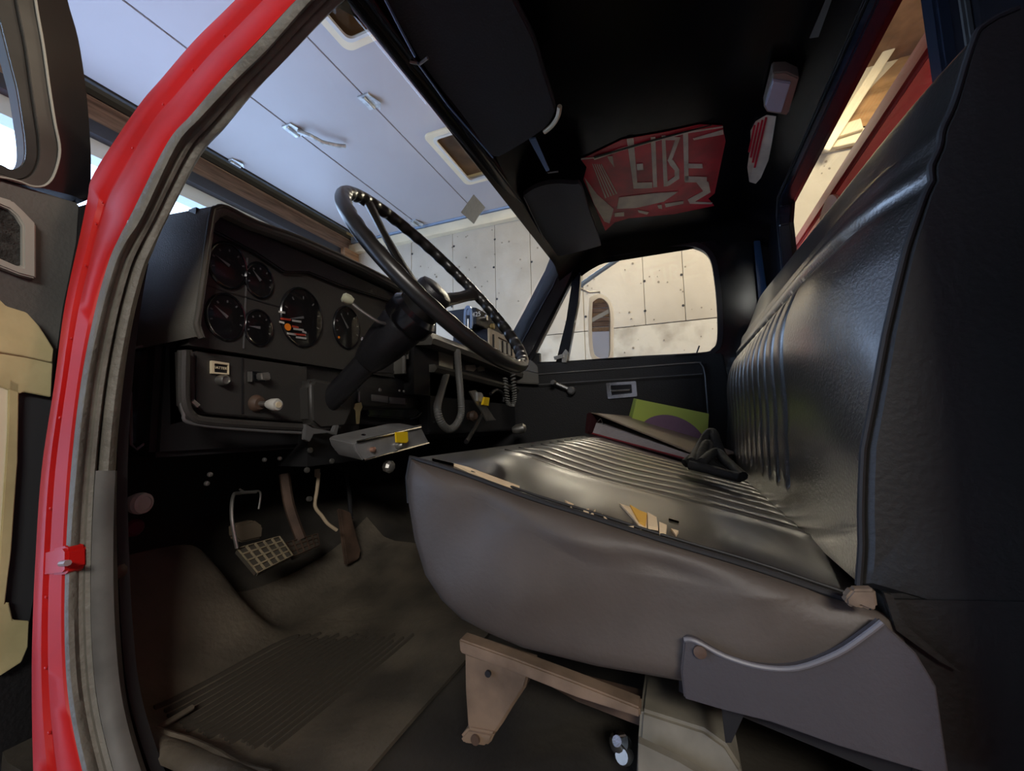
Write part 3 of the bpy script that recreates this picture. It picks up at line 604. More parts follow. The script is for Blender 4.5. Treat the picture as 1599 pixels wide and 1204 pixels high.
# lower panel
LY = .752
MB().prism(poly([(305, 548), (480, 573), (480, 660), (318, 645), (304, 630)], y=LY), (0, .03, 0)).build('lower_panel', BEZEL, db, bevel=.002)
fr = bez(poly([(287, 548), (286, 600), (288, 632), (298, 650), (320, 658), (400, 664), (478, 668)], y=LY - .022), 5)
MB().tube(fr, .0085, 10).build('panel_rim', LIP, db).data.materials[0] = BEZEL
MB().tube([p + Vector((0, -.004, -.004)) for p in bez(poly([(281, 548), (280, 605), (284, 640), (300, 658), (400, 669), (470, 673)], y=LY - .02), 5)], .003, 8).build('rim_bead', TRIMS, db)
MB().prism(poly([(289, 545), (305, 547), (306, 640), (292, 636)], y=LY - .012), (0, .03, 0)).build('panel_cheek', LIP, db, bevel=.003).data.materials[0] = BEZEL
MB().prism(poly([(378, 558), (380, 558), (380, 646), (378, 646)], y=LY - .002), (0, .004, 0)).build('panel_joint', TRIMS, db).data.materials[0] = DARK
bt = MB().ring(poly([(331, 563), (358, 567), (358, 585), (331, 583)], y=LY - .006), poly([(335, 567), (357, 570), (357, 583), (335, 581)], y=LY - .006), (0, .006, 0)).build('label_plate', CREAM, db)
MB().prism(poly([(335, 567), (357, 570), (357, 583), (335, 581)], y=LY - .002), (0, .002, 0)).build('plate_face', BLACK, bt)
text('BATTERY', 'lettering', bt, at(346, 575, y=LY - .004), (1, 0, 0), (0, 0, 1), .0065, CREAM)
kb = MB().lathe([(.0095, 0), (.0095, .012), (.007, .016), (.006, .013), (.0005, .013)], at(344, 594, y=LY), (0, -1, 0), 18).build('push_button', STEEL, db)
s_ = MB().prism(poly([(391, 579), (414, 582), (414, 596), (391, 595)], y=LY - .004), (0, .006, 0)).build('toggle_plate', GLOSS, db)
MB().prism(poly([(408, 582), (422, 581), (424, 593), (409, 593)], y=LY - .022), (0, .016, 0)).build('toggle', STEEL, s_, bevel=.002)
MB().prism(poly([(391, 580), (394, 580), (394, 596), (391, 596)], y=LY - .010), (0, .008, 0)).build('toggle_end', STEEL, s_)
kc = at(400, 630, y=LY); kd = at(432, 632, y=LY - .055)
ax = (kd - kc).normalized()
k2 = MB().lathe([(.017, 0), (.016, .006), (.011, .012)], kc, ax, 18).build('knob_collar', RUST, db)
MB().tube([kc, kd], .005, 10).build('knob_shaft', STEEL, k2)
MB().lathe([(.008, -.022), (.011, -.012), (.012, 0), (.010, .004), (.0005, .005)], kd, ax, 18).build('light_knob', WHITEK, k2)
MB().lathe([(.006, .0), (.006, .0065)], kd + ax * .0, ax, 12).build('knob_centre', CREAM, k2)
MB().tube([at(300, 626, y=LY - .02), at(309, 634, y=LY - .02)], .004, 8).build('corner_screw', STEEL, db)
# centre stack
MB().prism(poly([(545, 545), (665, 562), (668, 668), (556, 662), (470, 664), (470, 573)], y=LY + .012), (0, .03, 0)).build('centre_panel', BEZEL, db, bevel=.002).data.materials[0] = BLACK
vent = MB().ring(poly([(580, 530), (672, 534), (668, 586), (575, 582)], y=LY - .006), poly([(588, 536), (664, 540), (660, 580), (584, 576)], y=LY - .006), (0, .02, 0)).build('radio_slot', BEZEL, db, bevel=.002)
MB().prism(poly([(588, 536), (664, 540), (660, 580), (584, 576)], y=LY + .008), (0, .004, 0)).build('slot_back', GLOSS, vent)
for k, (x0, x1, y) in enumerate(((629, 645, 557), (616, 640, 563), (592, 648, 573))):
    MB().prism(poly([(x0, y - 3), (x1, y), (x1, y + 4), (x0 - 4, y + 1)], y=LY - .002), (0, .012, 0)).build('louvre', STEEL, vent, bevel=.001)
MB().lathe([(.004, 0), (.005, .008), (.0005, .01)], at(650, 567, y=LY), (0, -1, 0), 10).build('slot_knob', CHROME, vent)
MB().prism(poly([(562, 588), (664, 594), (658, 640), (560, 634)], y=LY + .004), (0, .008, 0)).build('heater_plate', BLACK, db, bevel=.002)
for q in ([(581, 616), (606, 619), (606, 629), (581, 626)], [(609, 620), (633, 622), (633, 632), (609, 630)]):
    MB().prism(poly(q, y=LY + .001), (0, .004, 0)).build('grey_label', GREYP, db)
dlr = MB().lathe([(.0055, 0), (.004, .003)], at(593, 609, y=LY + .004), (0, -1, 0), 12)
dlr.build('small_icon', GREYP, db)
ic = MB().lathe([(.003, 0), (.003, .003)], at(623, 610, y=LY + .004), (0, -1, 0), 10).lathe([(.0035, 0), (.0035, .003)], at(630, 611, y=LY + .004), (0, -1, 0), 10)
ic.build('small_icon', WHP, db)
MB().prism(poly([(575, 640), (656, 639), (656, 650), (640, 655), (575, 650)], y=LY - .012), (0, .03, 0)).build('gloss_tray', GLOSS, db, bevel=.004)
MB().tube(poly([(640, 655), (652, 651), (658, 645)], y=LY - .016), .0025, 6).build('tray_corner', CHROME, db)
# shroud block around the column foot
MB().prism(poly([(484, 600), (492, 590), (552, 604), (552, 640), (540, 668), (500, 672), (486, 660)], y=LY - .030), (0, .04, 0)).build('column_shroud', BEZEL, db, bevel=.008, seg=3)
# left vent cheek
MB().prism(poly([(196, 548), (258, 538), (258, 668), (216, 700), (200, 692), (196, 620)], y=.83), (0, .03, 0)).build('side_panel', GLOSS, db, bevel=.004)
MB().tube(bez(poly([(203, 545), (230, 539), (254, 537)], y=.828), 4), .0025, 6).build('side_bead', TRIMS, db)
MB().tube(poly([(254, 537), (254, 620), (259, 668), (213, 702), (205, 694), (204, 615), (201, 598)], y=.826), .0022, 6).build('side_bead', TRIMS, db)
MB().prism(poly([(260, 538), (296, 543), (292, 660), (262, 668)], y=.80), (0, .03, 0)).build('side_panel', BLACK, db, bevel=.004)
# under-dash filler
MB().box((.42, .80, .46), (1.86, .95, .66)).build('under_panel', DARK, db, bevel=.01)
MB().box((.45, .80, .64), (1.86, .96, .80)).build('core', DARK, db)
MB().box((.98, .86, .78), (1.85, .98, .845)).build('top_pad', BLACK, db, bevel=.012)
# right shelf
top = poly([(650, 530), (672, 511), (735, 532), (800, 560), (800, 577), (765, 566), (700, 546), (655, 538)], y=.69)
SX0, SX1 = 1.03, 1.86
MB().loft([[Vector((x, .66, .742 + k)), Vector((x, .655, .758 + k)), Vector((x, .668, .778 + k)), Vector((x, .75, .784)), Vector((x, .88, .786)), Vector((x, .88, .76)), Vector((x, .70, .745 + k))] for x, k in ((SX0, 0), (SX0 + .01, .004), (1.3, .0), (1.6, -.012), (SX1 - .05, -.02), (SX1, -.03))]).build('shelf_pad', LIP, db, smooth=50)
MB().box((SX0, .72, .60), (SX1, .80, .76)).build('shelf_recess', DARK, db)
MB().prism(poly([(686, 543), (709, 551), (708, 582), (698, 583), (688, 577)], y=.715), (0, .02, 0)).build('beige_plate', mat('beige_plastic', (0.32, 0.29, 0.21), .5), db, bevel=.002)
for q in ([(728, 570), (742, 570), (744, 576), (740, 580), (728, 578)], [(746, 574), (756, 569), (757, 579), (748, 580)]):
    MB().prism(poly(q, y=.715), (0, .01, 0)).build('beige_plate', MATS['beige_plastic'], db)
MB().loft([[Vector((x, .70, z + .012)), Vector((x, .69, z)), Vector((x, .70, z - .012)), Vector((x, .74, z - .012)), Vector((x, .74, z + .012))] for x, z in ((1.11, .686), (1.4, .682), (1.70, .676), (1.86, .67))]).build('lower_lip', LIP, db, smooth=50)
MB().box((1.11, .72, .48), (1.86, .76, .68)).build('glove_box_door', BLACK, db, bevel=.006)
MB().prism(poly([(806, 562), (830, 562), (840, 572), (842, 600), (808, 598), (790, 592), (792, 575)], x=1.80), (.05, .03, 0)).build('end_cap', DASHG, db, bevel=.004)
MB().tube(poly([(809, 575), (840, 582)], x=1.797), .003, 6).build('end_bead', TRIMS, db)
for x, y in ((303, 547), (672, 593)):
    pass
sw = MB()
for x, y in ((327, 741), (322, 755), (412, 718), (436, 670), (436, 716)):
    sw.lathe([(.0045, 0), (.004, .004), (.001, .005)], at(x, y, y=.80), (0, -1, 0), 10)
tag(sw.build('screw_heads', STEEL, db), kind='stuff')

# steering column
WC = Vector((.7235, .4347, .7974)); TH = .67875; NN = Vector((0, -math.cos(TH), math.sin(TH))); UU = NN.cross(Vector((1, 0, 0))).normalized(); VV = NN.cross(UU)
RW_ = .235
col0 = WC - NN * .075; col1 = Vector((.724, .80, .515))
ax = (col0 - col1).normalized(); Lc = (col0 - col1).length
sc_ = thing('steering_column', 'black steering column with turn-signal stalk and collar', 'steering column', tuple(col1))
MB().lathe([(.024, 0), (.026, Lc * .45), (.028, Lc * .62)], col1, ax, 24).build('jacket', BLACK, sc_)
MB().lathe([(.030, Lc * .56), (.036, Lc * .60), (.045, Lc * .72), (.049, Lc * .86), (.046, Lc * .88)], col1, ax, 28).build('bowl', BLACK, sc_, smooth=30)
MB().lathe([(.053, Lc * .885), (.055, Lc * .90), (.055, Lc * .97), (.046, Lc * .995)], col1, ax, 28).build('upper_housing', GLOSS, sc_, smooth=30)
lvr = MB().tube(bez([col1 + ax * Lc * .84 + Vector((-.045, 0, 0)), at(590, 502, x=.66), at(565, 486, x=.635), at(545, 470, x=.615)], 5), .0035, 8).build('turn_stalk', STEEL, sc_)
MB().lathe([(.006, -.012), (.010, -.004), (.010, .006), (.006, .010)], at(542, 467, x=.612), (-.6, .5, .3), 14).build('stalk_knob', mat('aged_ivory', (.40, .40, .28), .4), lvr)
MB().lathe([(.005, 0), (.003, .004)], at(566, 530, y=.62), (0, -1, 0), 10).build('hazard_knob', CHROME, sc_)
MB().lathe([(.012, 0), (.014, .012), (.009, .016)], col1 + ax * Lc * .70 + Vector((.050, -.01, 0)), (1, -.2, 0), 14).build('ignition_lock', CHROME, sc_)
# steering wheel
sw_ = thing('steering_wheel', 'large black three-spoke steering wheel with finger-grip rim', 'steering wheel', tuple(WC))
NS = 240
path = [WC + (UU * math.cos(2 * PI * i / NS) + VV * math.sin(2 * PI * i / NS)) * (RW_ - .002) for i in range(NS)]
path = [p for p in path]
def grip(i, j):
    # ridges on the inner half of the rim
    return 1 + .10 * math.sin(2 * PI * i * 30 / NS)
m = MB()
rings = []
for i in range(NS):
    a = 2 * PI * i / NS; rad = UU * math.cos(a) + VV * math.sin(a); c = WC + rad * RW_; ring = []
    for j in range(14):
        b = 2 * PI * j / 14; inner = max(0, -math.cos(b)); r = .0125 * (1 + .22 * inner * (math.sin(2 * PI * i * 40 / NS)))
        ring.append(c + rad * math.cos(b) * r + NN * math.sin(b) * r * 1.05)
    rings.append(ring)
m.loft(rings, True, False, True).build('rim', mat('wheel_plastic', (.014, .013, .012), .33, var=.3, vscale=12), sw_, smooth=60)
hubc = WC - NN * .050
def spoke(a):
    rad = UU * math.cos(a) + VV * math.sin(a); tan = NN.cross(rad); e = WC + rad * (RW_ - .006)
    s = hubc + rad * .03; mid = s.lerp(e, .5) - NN * .006
    rr = []
    for t, w, hh in ((0, .026, .009), (.3, .019, .008), (.7, .016, .007), (1, .020, .008)):
        p = (s.lerp(mid, t * 2) if t < .5 else mid.lerp(e, t * 2 - 1))
        rr.append([p + tan * w * math.cos(q) + NN * hh * math.sin(q) for q in [2 * PI * k / 10 for k in range(10)]])
    MB().loft(rr).build('spoke', MATS['wheel_plastic'], sw_, smooth=60)
def ang(px, py):   # angle on the rim nearest to the photo point on the wheel plane
    c_ = (px - CX, py - CY, F_PX); d = Vector([sum(RW[i][j] * c_[j] for j in range(3)) for i in range(3)])
    t = (WC - EYE).dot(NN) / d.dot(NN); p = EYE + d * t - WC; return math.atan2(p.dot(VV), p.dot(UU))
A1_, A2_ = ang(577, 318), ang(737, 457)
A3_ = (A1_ + A2_) / 2 + PI
if abs(math.remainder(A1_ - A2_, 2 * PI)) > 0: A3_ = A1_ + math.remainder(A2_ - A1_, 2 * PI) / 2 + PI
for a in (A1_, A2_, A3_): spoke(a)
MB().lathe([(.045, -.028), (.048, -.01), (.040, .004)], hubc, NN, 28).build('hub', MATS['wheel_plastic'], sw_)
MB().lathe([(.040, 0), (.040, .022), (.036, .030), (.026, .034), (.0005, .035)], hubc + NN * .002, NN, 28).build('horn_cap', BLACK, sw_)

# key on the dash
ky = thing('ignition_key', 'pair of dull keys hanging from the dashboard beside the column', 'key', tuple(at(560, 640, y=.715)))
MB().tube(poly([(560, 610), (560, 628)], y=.715), .003, 8).build('key_ring', STEEL, ky)
MB().prism(poly([(555, 630), (564, 628), (566, 636), (563, 642), (561, 662), (557, 662), (556, 642), (553, 638)], y=.713), (0, .002, 0)).build('key_blade', mat('brass_key', (.40, .32, .18), .35, metal=.8), ky)

# chrome control box with yellow tag
cb = thing('control_box', 'polished steel control box with a yellow tag under the dashboard', 'control box', tuple(at(610, 700, y=.62)))
YC = .63
face = poly([(552, 692), (560, 688), (640, 668), (658, 667), (670, 690), (668, 694), (568, 720), (556, 704)], y=YC)
MB().prism(face, (0, .07, .012)).build('housing', mat('polished_dark_steel', (.26, .26, .26), .34, metal=.35, var=.4, vscale=9), cb, bevel=.003)
MB().tube(poly([(568, 719), (669, 692)], y=YC - .003), .003, 8).build('lower_edge', CHROME, cb)
MB().tube(poly([(558, 690), (657, 667)], y=YC - .003), .0028, 8).build('upper_edge', CHROME, cb)
MB().tube(poly([(563, 681), (657, 665)], y=YC + .03), .003, 8).build('rear_rail', STEEL, cb)
for x, y in ((566, 681), (640, 668)): MB().lathe([(.005, 0), (.005, .006), (.002, .008)], at(x, y, y=YC + .028), (0, -1, 0), 10).build('rail_screw', CHROME, cb)
MB().lathe([(.006, 0), (.006, .008), (.003, .010)], at(580, 702, y=YC), (0, -1, 0), 12).build('pilot_button', mat('coppery_button', (.50, .28, .20), .3, metal=.6), cb)
MB().lathe([(.009, 0), (.010, .012), (.006, .018)], at(620, 695, y=YC), (0, -1, 0), 14).build('rotary_knob', STEEL, cb)
tag(MB().prism(poly([(618, 675), (637, 674), (638, 689), (635, 692), (619, 691)], y=YC - .022), (0, .004, 0)).build('tag', YEL, cb, bevel=.001), 'yellow plastic tag')
vk = thing('valve_knob', 'small steel valve knob beneath the steel control box', 'knob', tuple(at(604, 728, y=.64)))
MB().lathe([(.014, 0), (.015, .012), (.010, .018), (.004, .02)], at(604, 728, y=.65), (-.2, -1, -.1), 9).build('grip', STEEL, vk, smooth=20)
MB().tube([at(604, 726, y=.65), at(606, 712, y=.69)], .006, 8).build('stem', RUST, vk)

# centre yellow-tagged lever plate
lp = thing('lever_plate', 'worn steel lever plate with a yellow tag below the passenger dash', 'lever plate', tuple(at(755, 640, y=.70)))
MB().prism(poly([(733, 611), (744, 609), (758, 630), (772, 652), (776, 656), (760, 658), (752, 642), (742, 628)], y=.66), (0, .006, 0)).build('plate', STEEL, lp, bevel=.002)
MB().prism(poly([(745, 612), (753, 613), (757, 622), (756, 630), (746, 626)], y=.655), (0, .01, 0)).build('lug', GALV, lp, bevel=.002)
tag(MB().prism(poly([(757, 620), (765, 621), (763, 634), (754, 632)], y=.645), (0, .008, 0)).build('tag', YEL, lp, bevel=.001), 'yellow plastic tag')
MB().tube(bez(poly([(766, 615), (776, 609), (786, 617), (786, 628)], y=.67), 5), .007, 8).build('hose_bend', BLACK, lp)
MB().tube([at(752, 648, y=.66), at(742, 668, y=.62), at(728, 690, y=.58)], .007, 8).build('lever', BLACK, lp)
MB().lathe([(.016, 0), (.020, .02), (.012, .03)], at(733, 650, y=.69), (-.3, -1, 0), 10).build('clamp', RUST, lp)
cl = tag(MB().lathe([(.012, 0), (.022, .02), (.022, .05), (.010, .06)], at(800, 672, y=.66), (.3, -1, .2), 12).build('pipe_fitting', STEEL), 'dull pipe fitting on the firewall beyond the seat front', 'fitting')

# hanging conduit and coiled cord
hose = bez([at(714, 548, y=.66), at(716, 580, y=.64), at(719, 615, y=.63), at(720, 645, y=.63), at(712, 664, y=.63), at(700, 670, y=.63), at(688, 658, y=.63), at(683, 636, y=.64), at(689, 612, y=.67), at(697, 585, y=.71)], 14)
tag(MB().tube(hose, .0105, 12, rf=lambda i, j: 1 + .13 * (i % 2)).build('flexible_conduit', HOSE), 'grey ribbed conduit looping below the dashboard shelf', 'conduit')
cc = []
p0, p1 = at(795, 572, y=.60), at(805, 636, y=.62)
base = bez([at(789, 590, y=.66), at(791, 612, y=.64), at(794, 630, y=.63), at(800, 634, y=.625), at(803, 620, y=.62), at(802, 600, y=.61), at(800, 576, y=.60)], 40)
for i, p in enumerate(base):
    a = i * 2 * PI / 8; cc.append(p + Vector((math.cos(a), math.sin(a), 0)) * .0085)
tag(MB().tube(cc, .0028, 6).build('coiled_cord', BLACK), 'black coiled microphone cord hanging at the far end of the dash', 'cord').data.materials[0] = HOSE

# two-way radios
r2 = thing('two_way_radio', 'lower radio box with tan grilled face on the dash', 'radio', (1.5, .72, .79))
MB().box((1.40, .648, .79), (1.66, .80, .868)).build('case', RADB, r2, bevel=.003)
MB().box((1.398, .642, .790), (1.662, .650, .870)).build('face', RADF, r2, bevel=.002)
for k in range(6): MB().box((1.49 + k * .024, .638, .795), (1.500 + k * .024, .643, .842)).build('grille_slot', DARK if k % 2 else STEEL, r2)
MB().box((1.425, .636, .792), (1.431, .643, .85)).build('dial_bar', BLACK, r2)
MB().box((1.48, .639, .846), (1.64, .643, .850)).build('trim_bar', RUST, r2)
r1 = thing('two_way_radio', 'upper navy radio numbered 425, on top of the tan-faced radio', 'radio', (1.45, .72, .87))
MB().box((1.33, .668, .8705), (1.58, .79, .935)).build('case', RADB, r1, bevel=.003)
MB().box((1.33, .662, .872), (1.58, .669, .933)).build('face', BLACK, r1, bevel=.002)
text('425', 'number', r1, at(744, 491, x=1.3285), (0, -1, 0), (0, 0, 1), .024, WHP)
MB().lathe([(.012, 0), (.011, .012), (.003, .014)], (1.40, .662, .91), (0, -1, 0), 14).build('volume_knob', CHROME, r1)
MB().lathe([(.012, 0), (.011, .012), (.003, .014)], (1.46, .662, .89), (0, -1, 0), 14).build('channel_knob', mat('brass_knob', (.45, .35, .15), .35, metal=.5), r1)
mc_ = thing('microphone_clip', 'pale blue forked metal microphone clip in front of the radios', 'clip', tuple(at(730, 515, x=1.28)))
MB().ring(bez(poly([(724, 512), (724, 488), (727, 479), (731, 477), (735, 480), (737, 490), (736, 513), (724, 512)], x=1.28), 4)[:-1], bez(poly([(727, 511), (727, 490), (729, 483), (731, 482), (733, 484), (734, 491), (733, 511), (727, 511)], x=1.28), 4)[:-1], (.006, 0, 0)).build('fork', BLUEC, mc_)
MB().prism(poly([(728, 492), (733, 492), (733, 484), (731, 481), (728, 484)], x=1.283), (.003, 0, 0)).build('plate', BLUEC, mc_)
MB().tube(poly([(731, 498), (731, 520)], x=1.28), .003, 8).build('stem', STEEL, mc_)
tag(MB().box((1.05, .77, .802), (1.24, .858, .885)).build('black_speaker_box', BLACK, bevel=.008), 'black speaker box on the dash behind the steering wheel hub', 'speaker')

# tape patch on the windshield
def onglass(px, py):
    c_ = (px - CX, py - CY, F_PX); d = Vector([sum(RW[i][j] * c_[j] for j in range(3)) for i in range(3)])
    lo, hi = .3, 6
    best = None
    for k in range(400):
        t = .002 * k + .0005; p = EYE + d * t
        # plane between header and base line
        s = (H0.z + .01 - p.z) / (H0.z + .01 - .85); yy = (H0.y + .01) + s * (.93 - H0.y - .01) + math.sin(PI * min(1, max(0, s))) * .012
        e = abs(p.y - yy)
        if best is None or e < best[0]: best = (e, p)
    return best[1]
tag(MB().prism([onglass(*q) + Vector((0, -.008, -.004)) for q in ((737, 303), (755, 323), (745, 336), (737, 349), (717, 331))], (0, .001, .001)).build('tape_patch', DUCT), 'square of grey tape stuck to the windshield glass', 'tape')

# ================================================================== SUN VISORS
def visor(pts, z, label, hh, tilt):
    o = thing('sun_visor', label, 'sun visor', tuple(at(*pts[0], z=z)))
    P = bez([at(x, y, z=z + t) for (x, y), t in zip(pts, tilt)] + [at(*pts[0], z=z + tilt[0])], 4)[:-1]
    P = [Vector(p) for p in P]
    MB().prism(P, (0, 0, hh)).build('pad', mat('grey_visor_vinyl%d' % int(z * 1000), (.030, .029, .031), .6, bump=.3, bscale=220), o, bevel=.006, seg=3)
    return o
v1 = visor([(580, -45), (600, 0), (665, 110), (720, 180), (762, 238), (775, 246), (792, 240), (848, 205), (866, 178), (866, 160), (850, 110), (835, 60), (805, 0), (790, -45)], 1.21, 'large charcoal sun visor on the driver side, nearest the steering wheel', .016, [0] * 14)
MB().tube(bez(poly([(850, 206), (862, 196), (871, 182), (874, 166)], z=1.212), 4), .0055, 8).build('end_tab', CREAM, v1)
MB().tube([at(640, 96, z=1.205), at(655, 100, z=1.207), at(668, 90, z=1.205)], .003, 8).build('pivot_clip', STEEL, v1)
MB().tube(poly([(597, -10), (625, 45), (648, 88)], z=1.205), .0025, 8).build('pivot_rod', BLUEP, v1)
MB().tube(poly([(652, 98), (700, 165), (770, 246)], z=1.206), .0018, 8).build('edge_wire', mat('blue_wire', (.10, .16, .28), .25), v1)
v2 = visor([(817, 306), (835, 294), (862, 287), (895, 288), (908, 292), (922, 335), (937, 378), (930, 386), (868, 401), (860, 398)], 1.235, 'small charcoal sun visor on the passenger side above the far pillar', .014, [0] * 10)
MB().tube(poly([(818, 308), (838, 350), (861, 398)], z=1.232), .0018, 6).build('edge_wire', TRIMS, v2)
va = thing('visor_arm', 'bright blue-grey metal arm between the two sun visors', 'bracket', tuple(at(840, 240, z=1.23)))
MB().prism(poly([(826, 218), (836, 216), (858, 266), (853, 268)], z=1.225), (0, 0, .004)).build('arm', BLUEP, va)
MB().lathe([(.004, 0), (.004, .006)], at(856, 270, z=1.225), (0, 0, 1), 10).build('screw', CHROME, va)
MB().tube(poly([(856, 270), (872, 268)], z=1.226), .0022, 6).build('pin', STEEL, va)

# dome lamp
dl = thing('dome_lamp', 'small rectangular chrome dome lamp on the roof ahead of the rear window', 'lamp', tuple(at(1220, 145, z=1.31)))
MB().prism(poly([(1207, 114), (1228, 113), (1248, 122), (1232, 176), (1228, 181), (1198, 176), (1193, 168)], z=1.295), (0, 0, .03)).build('base', mat('satin_nickel', (0.42, 0.40, 0.34), 0.35, metal=0.4), dl, bevel=.003)
MB().prism(poly([(1207, 126), (1235, 130), (1220, 177), (1199, 174), (1195, 165)], z=1.289), (0, 0, .012)).build('lens', LENSM, dl, bevel=.002)
def onroof(px, py, dz=-.004):
    z = 1.33
    for _ in range(8):
        p = at(px, py, z=z); z = roofpt(min(1, max(0, (p.x - .40) / 1.47)), p.y)[2] + dz
    return at(px, py, z=z)
def patch(pts, name, m, parent, dz, th=.0015): return MB().prism([onroof(x, y, dz) for x, y in pts], (0, 0, th)).build(name, m, parent, smooth=0)
lf = thing('leaf_reflection', 'red and cream leaf-shaped reflection painted on the roof below the dome lamp', 'patch', tuple(onroof(1185, 230)))  # reflection in the glossy roof, laid on as coloured pieces
patch([(1197, 180), (1212, 182), (1205, 225), (1200, 250), (1188, 278), (1180, 287), (1170, 284), (1167, 262), (1172, 225), (1172, 205), (1180, 190)], 'cream_reflection', PATC, lf, -.004)
for k in range(4): patch([(1195 - k * 6, 184 + k * 4), (1198 - k * 6, 184 + k * 4), (1180 - k * 3, 262 - k * 8), (1177 - k * 3, 262 - k * 8)], 'red_reflection', PATR, lf, -.006)
patch([(1264, 60), (1278, 58), (1306, -20), (1298, -20)], 'pale_reflection', PATR, lf, -.004).data.materials[0] = TRIMS

# mirrored FIRE reflection, painted as flat coloured pieces on the roof lining
fp = thing('fire_reflection_panel', 'red panel painted as a reflection of cream FIRE-like lettering on the black roof lining', 'panel', tuple(onroof(1020, 280)))  # stands in for the mirrored FIRE reflection in the roof, not a real panel
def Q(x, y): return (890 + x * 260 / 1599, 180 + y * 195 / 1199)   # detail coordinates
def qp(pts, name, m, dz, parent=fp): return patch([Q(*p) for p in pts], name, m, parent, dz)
# painted reflection in tiles so it follows the roof
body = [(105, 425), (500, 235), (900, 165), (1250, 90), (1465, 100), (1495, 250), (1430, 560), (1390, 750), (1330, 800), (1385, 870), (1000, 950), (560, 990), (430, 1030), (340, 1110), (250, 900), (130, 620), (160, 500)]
qp(body, 'red_reflection_base', PATR, -.004)
qp([(228, 400), (800, 235), (1360, 92), (1362, 100), (800, 250), (235, 415)], 'dark_reflection_line', DARK, -.0075)
qp([(105, 430), (225, 415), (235, 430), (500, 340), (800, 258), (1100, 180), (1470, 118), (1470, 108), (1100, 160), (800, 238), (500, 315), (235, 405), (110, 415)], 'cream_reflection_border', PATC, -.006)
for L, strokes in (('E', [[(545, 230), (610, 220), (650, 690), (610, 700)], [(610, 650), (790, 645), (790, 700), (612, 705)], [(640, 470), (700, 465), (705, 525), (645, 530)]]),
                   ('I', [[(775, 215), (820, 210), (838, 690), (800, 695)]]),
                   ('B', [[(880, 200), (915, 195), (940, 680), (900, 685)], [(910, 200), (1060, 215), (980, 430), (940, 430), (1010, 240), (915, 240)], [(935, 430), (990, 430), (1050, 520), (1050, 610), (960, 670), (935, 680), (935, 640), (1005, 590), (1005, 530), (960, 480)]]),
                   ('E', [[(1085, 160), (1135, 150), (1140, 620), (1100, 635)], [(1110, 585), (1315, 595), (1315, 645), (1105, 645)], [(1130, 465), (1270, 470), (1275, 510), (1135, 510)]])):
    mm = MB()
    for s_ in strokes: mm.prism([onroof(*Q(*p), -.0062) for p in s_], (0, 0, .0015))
    mm.build('reflected_letter', PATC, fp, smooth=0)
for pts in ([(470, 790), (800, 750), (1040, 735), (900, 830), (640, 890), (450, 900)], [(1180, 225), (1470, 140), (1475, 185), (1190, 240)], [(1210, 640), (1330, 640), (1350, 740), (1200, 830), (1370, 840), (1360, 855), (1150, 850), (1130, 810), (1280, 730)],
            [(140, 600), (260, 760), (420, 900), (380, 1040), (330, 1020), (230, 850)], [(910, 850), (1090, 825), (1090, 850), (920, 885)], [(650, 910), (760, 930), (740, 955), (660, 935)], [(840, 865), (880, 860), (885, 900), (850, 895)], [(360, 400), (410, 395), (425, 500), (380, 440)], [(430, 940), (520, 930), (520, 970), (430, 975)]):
    qp(pts, 'cream_reflection_bit', PATC, -.0062)
for k in range(5): qp([(215 + k * 20, 470 + k * 2), (222 + k * 20, 470), (350 + k * 26, 790 - k * 10), (340 + k * 26, 800 - k * 10)], 'cream_reflection_streak', PATC, -.0062)

# ================================================================== BENCH SEAT
seat = thing('bench_seat', 'torn black vinyl bench seat with pleated cushion and backrest', 'seat', (1.1, .1, .1))
SXn, SXf = .50, 1.72
pleats = [.715 + .072 * k for k in range(13)]
st_ = [SXn, SXn + .006, SXn + .02, SXn + .05, SXn + .09, SXn + .13]
st_ += [.648, .655, .660, .665, .672]
for p in pleats: st_ += [p - .036, p - .024, p - .013, p - .007, p - .003, p, p + .003, p + .007, p + .013, p + .024]
st_ += [1.68, SXf - .03, SXf - .008, SXf]
st_ = sorted(set(round(v, 4) for v in st_))
def cushion_ring(x):
    cr_ = .024 * (1 - math.exp(-(x - SXn) / .06)) * (1 - math.exp(-(SXf - x) / .04))
    base = [(.272, .256), (.302, .276), (.328, .305), (.345, .350), (.354, .395), (.357, .430), (.351, .458)]
    topz = lambda y: .458 - .262 * (.351 - y)
    ring = [(y, z) for y, z in base]
    ys_ = lin(.337, -.155, 28)
    g = 0.0
    for p in pleats:
        g = max(g, .008 * math.exp(-abs(x - p) / .006)) 
    g += .0035 * math.exp(-((x - .660) / .008) ** 2) * -1
    for y in ys_:
        wgt = min(1, (.357 - y) / .10); sag = -.012 * math.exp(-((x - .85) / .22) ** 2) * math.exp(-((y - .12) / .12) ** 2)
        dent = -.008 * math.exp(-((x - .56) / .05) ** 2) * math.exp(-((y - .13) / .10) ** 2)
        gg = g * min(1, max(0, (.31 - y) / .05))
        wr_ = .0025 * math.sin(37 * y + 8 * x) * math.exp(-((x - .57) / .06) ** 2)
        ring.append((y, topz(y) + cr_ * wgt + sag + dent - gg + wr_))
    ring += [(-.175, .318), (-.18, .30), (-.175, .262), (-.10, .240), (.0, .232), (.1, .230), (.19, .235), (.235, .245)]
    return [Vector((x, y, z)) for y, z in ring]
rings = [cushion_ring(x) for x in st_]
MB().loft(rings, True, False).build('cushion', VINYLC, seat, smooth=60)
for p in pleats:
    MB().tube([v + Vector((0, 0, .0016)) for v in cushion_ring(p)[9:33]], .0016, 6).build('pleat_seam', PIPE, seat)
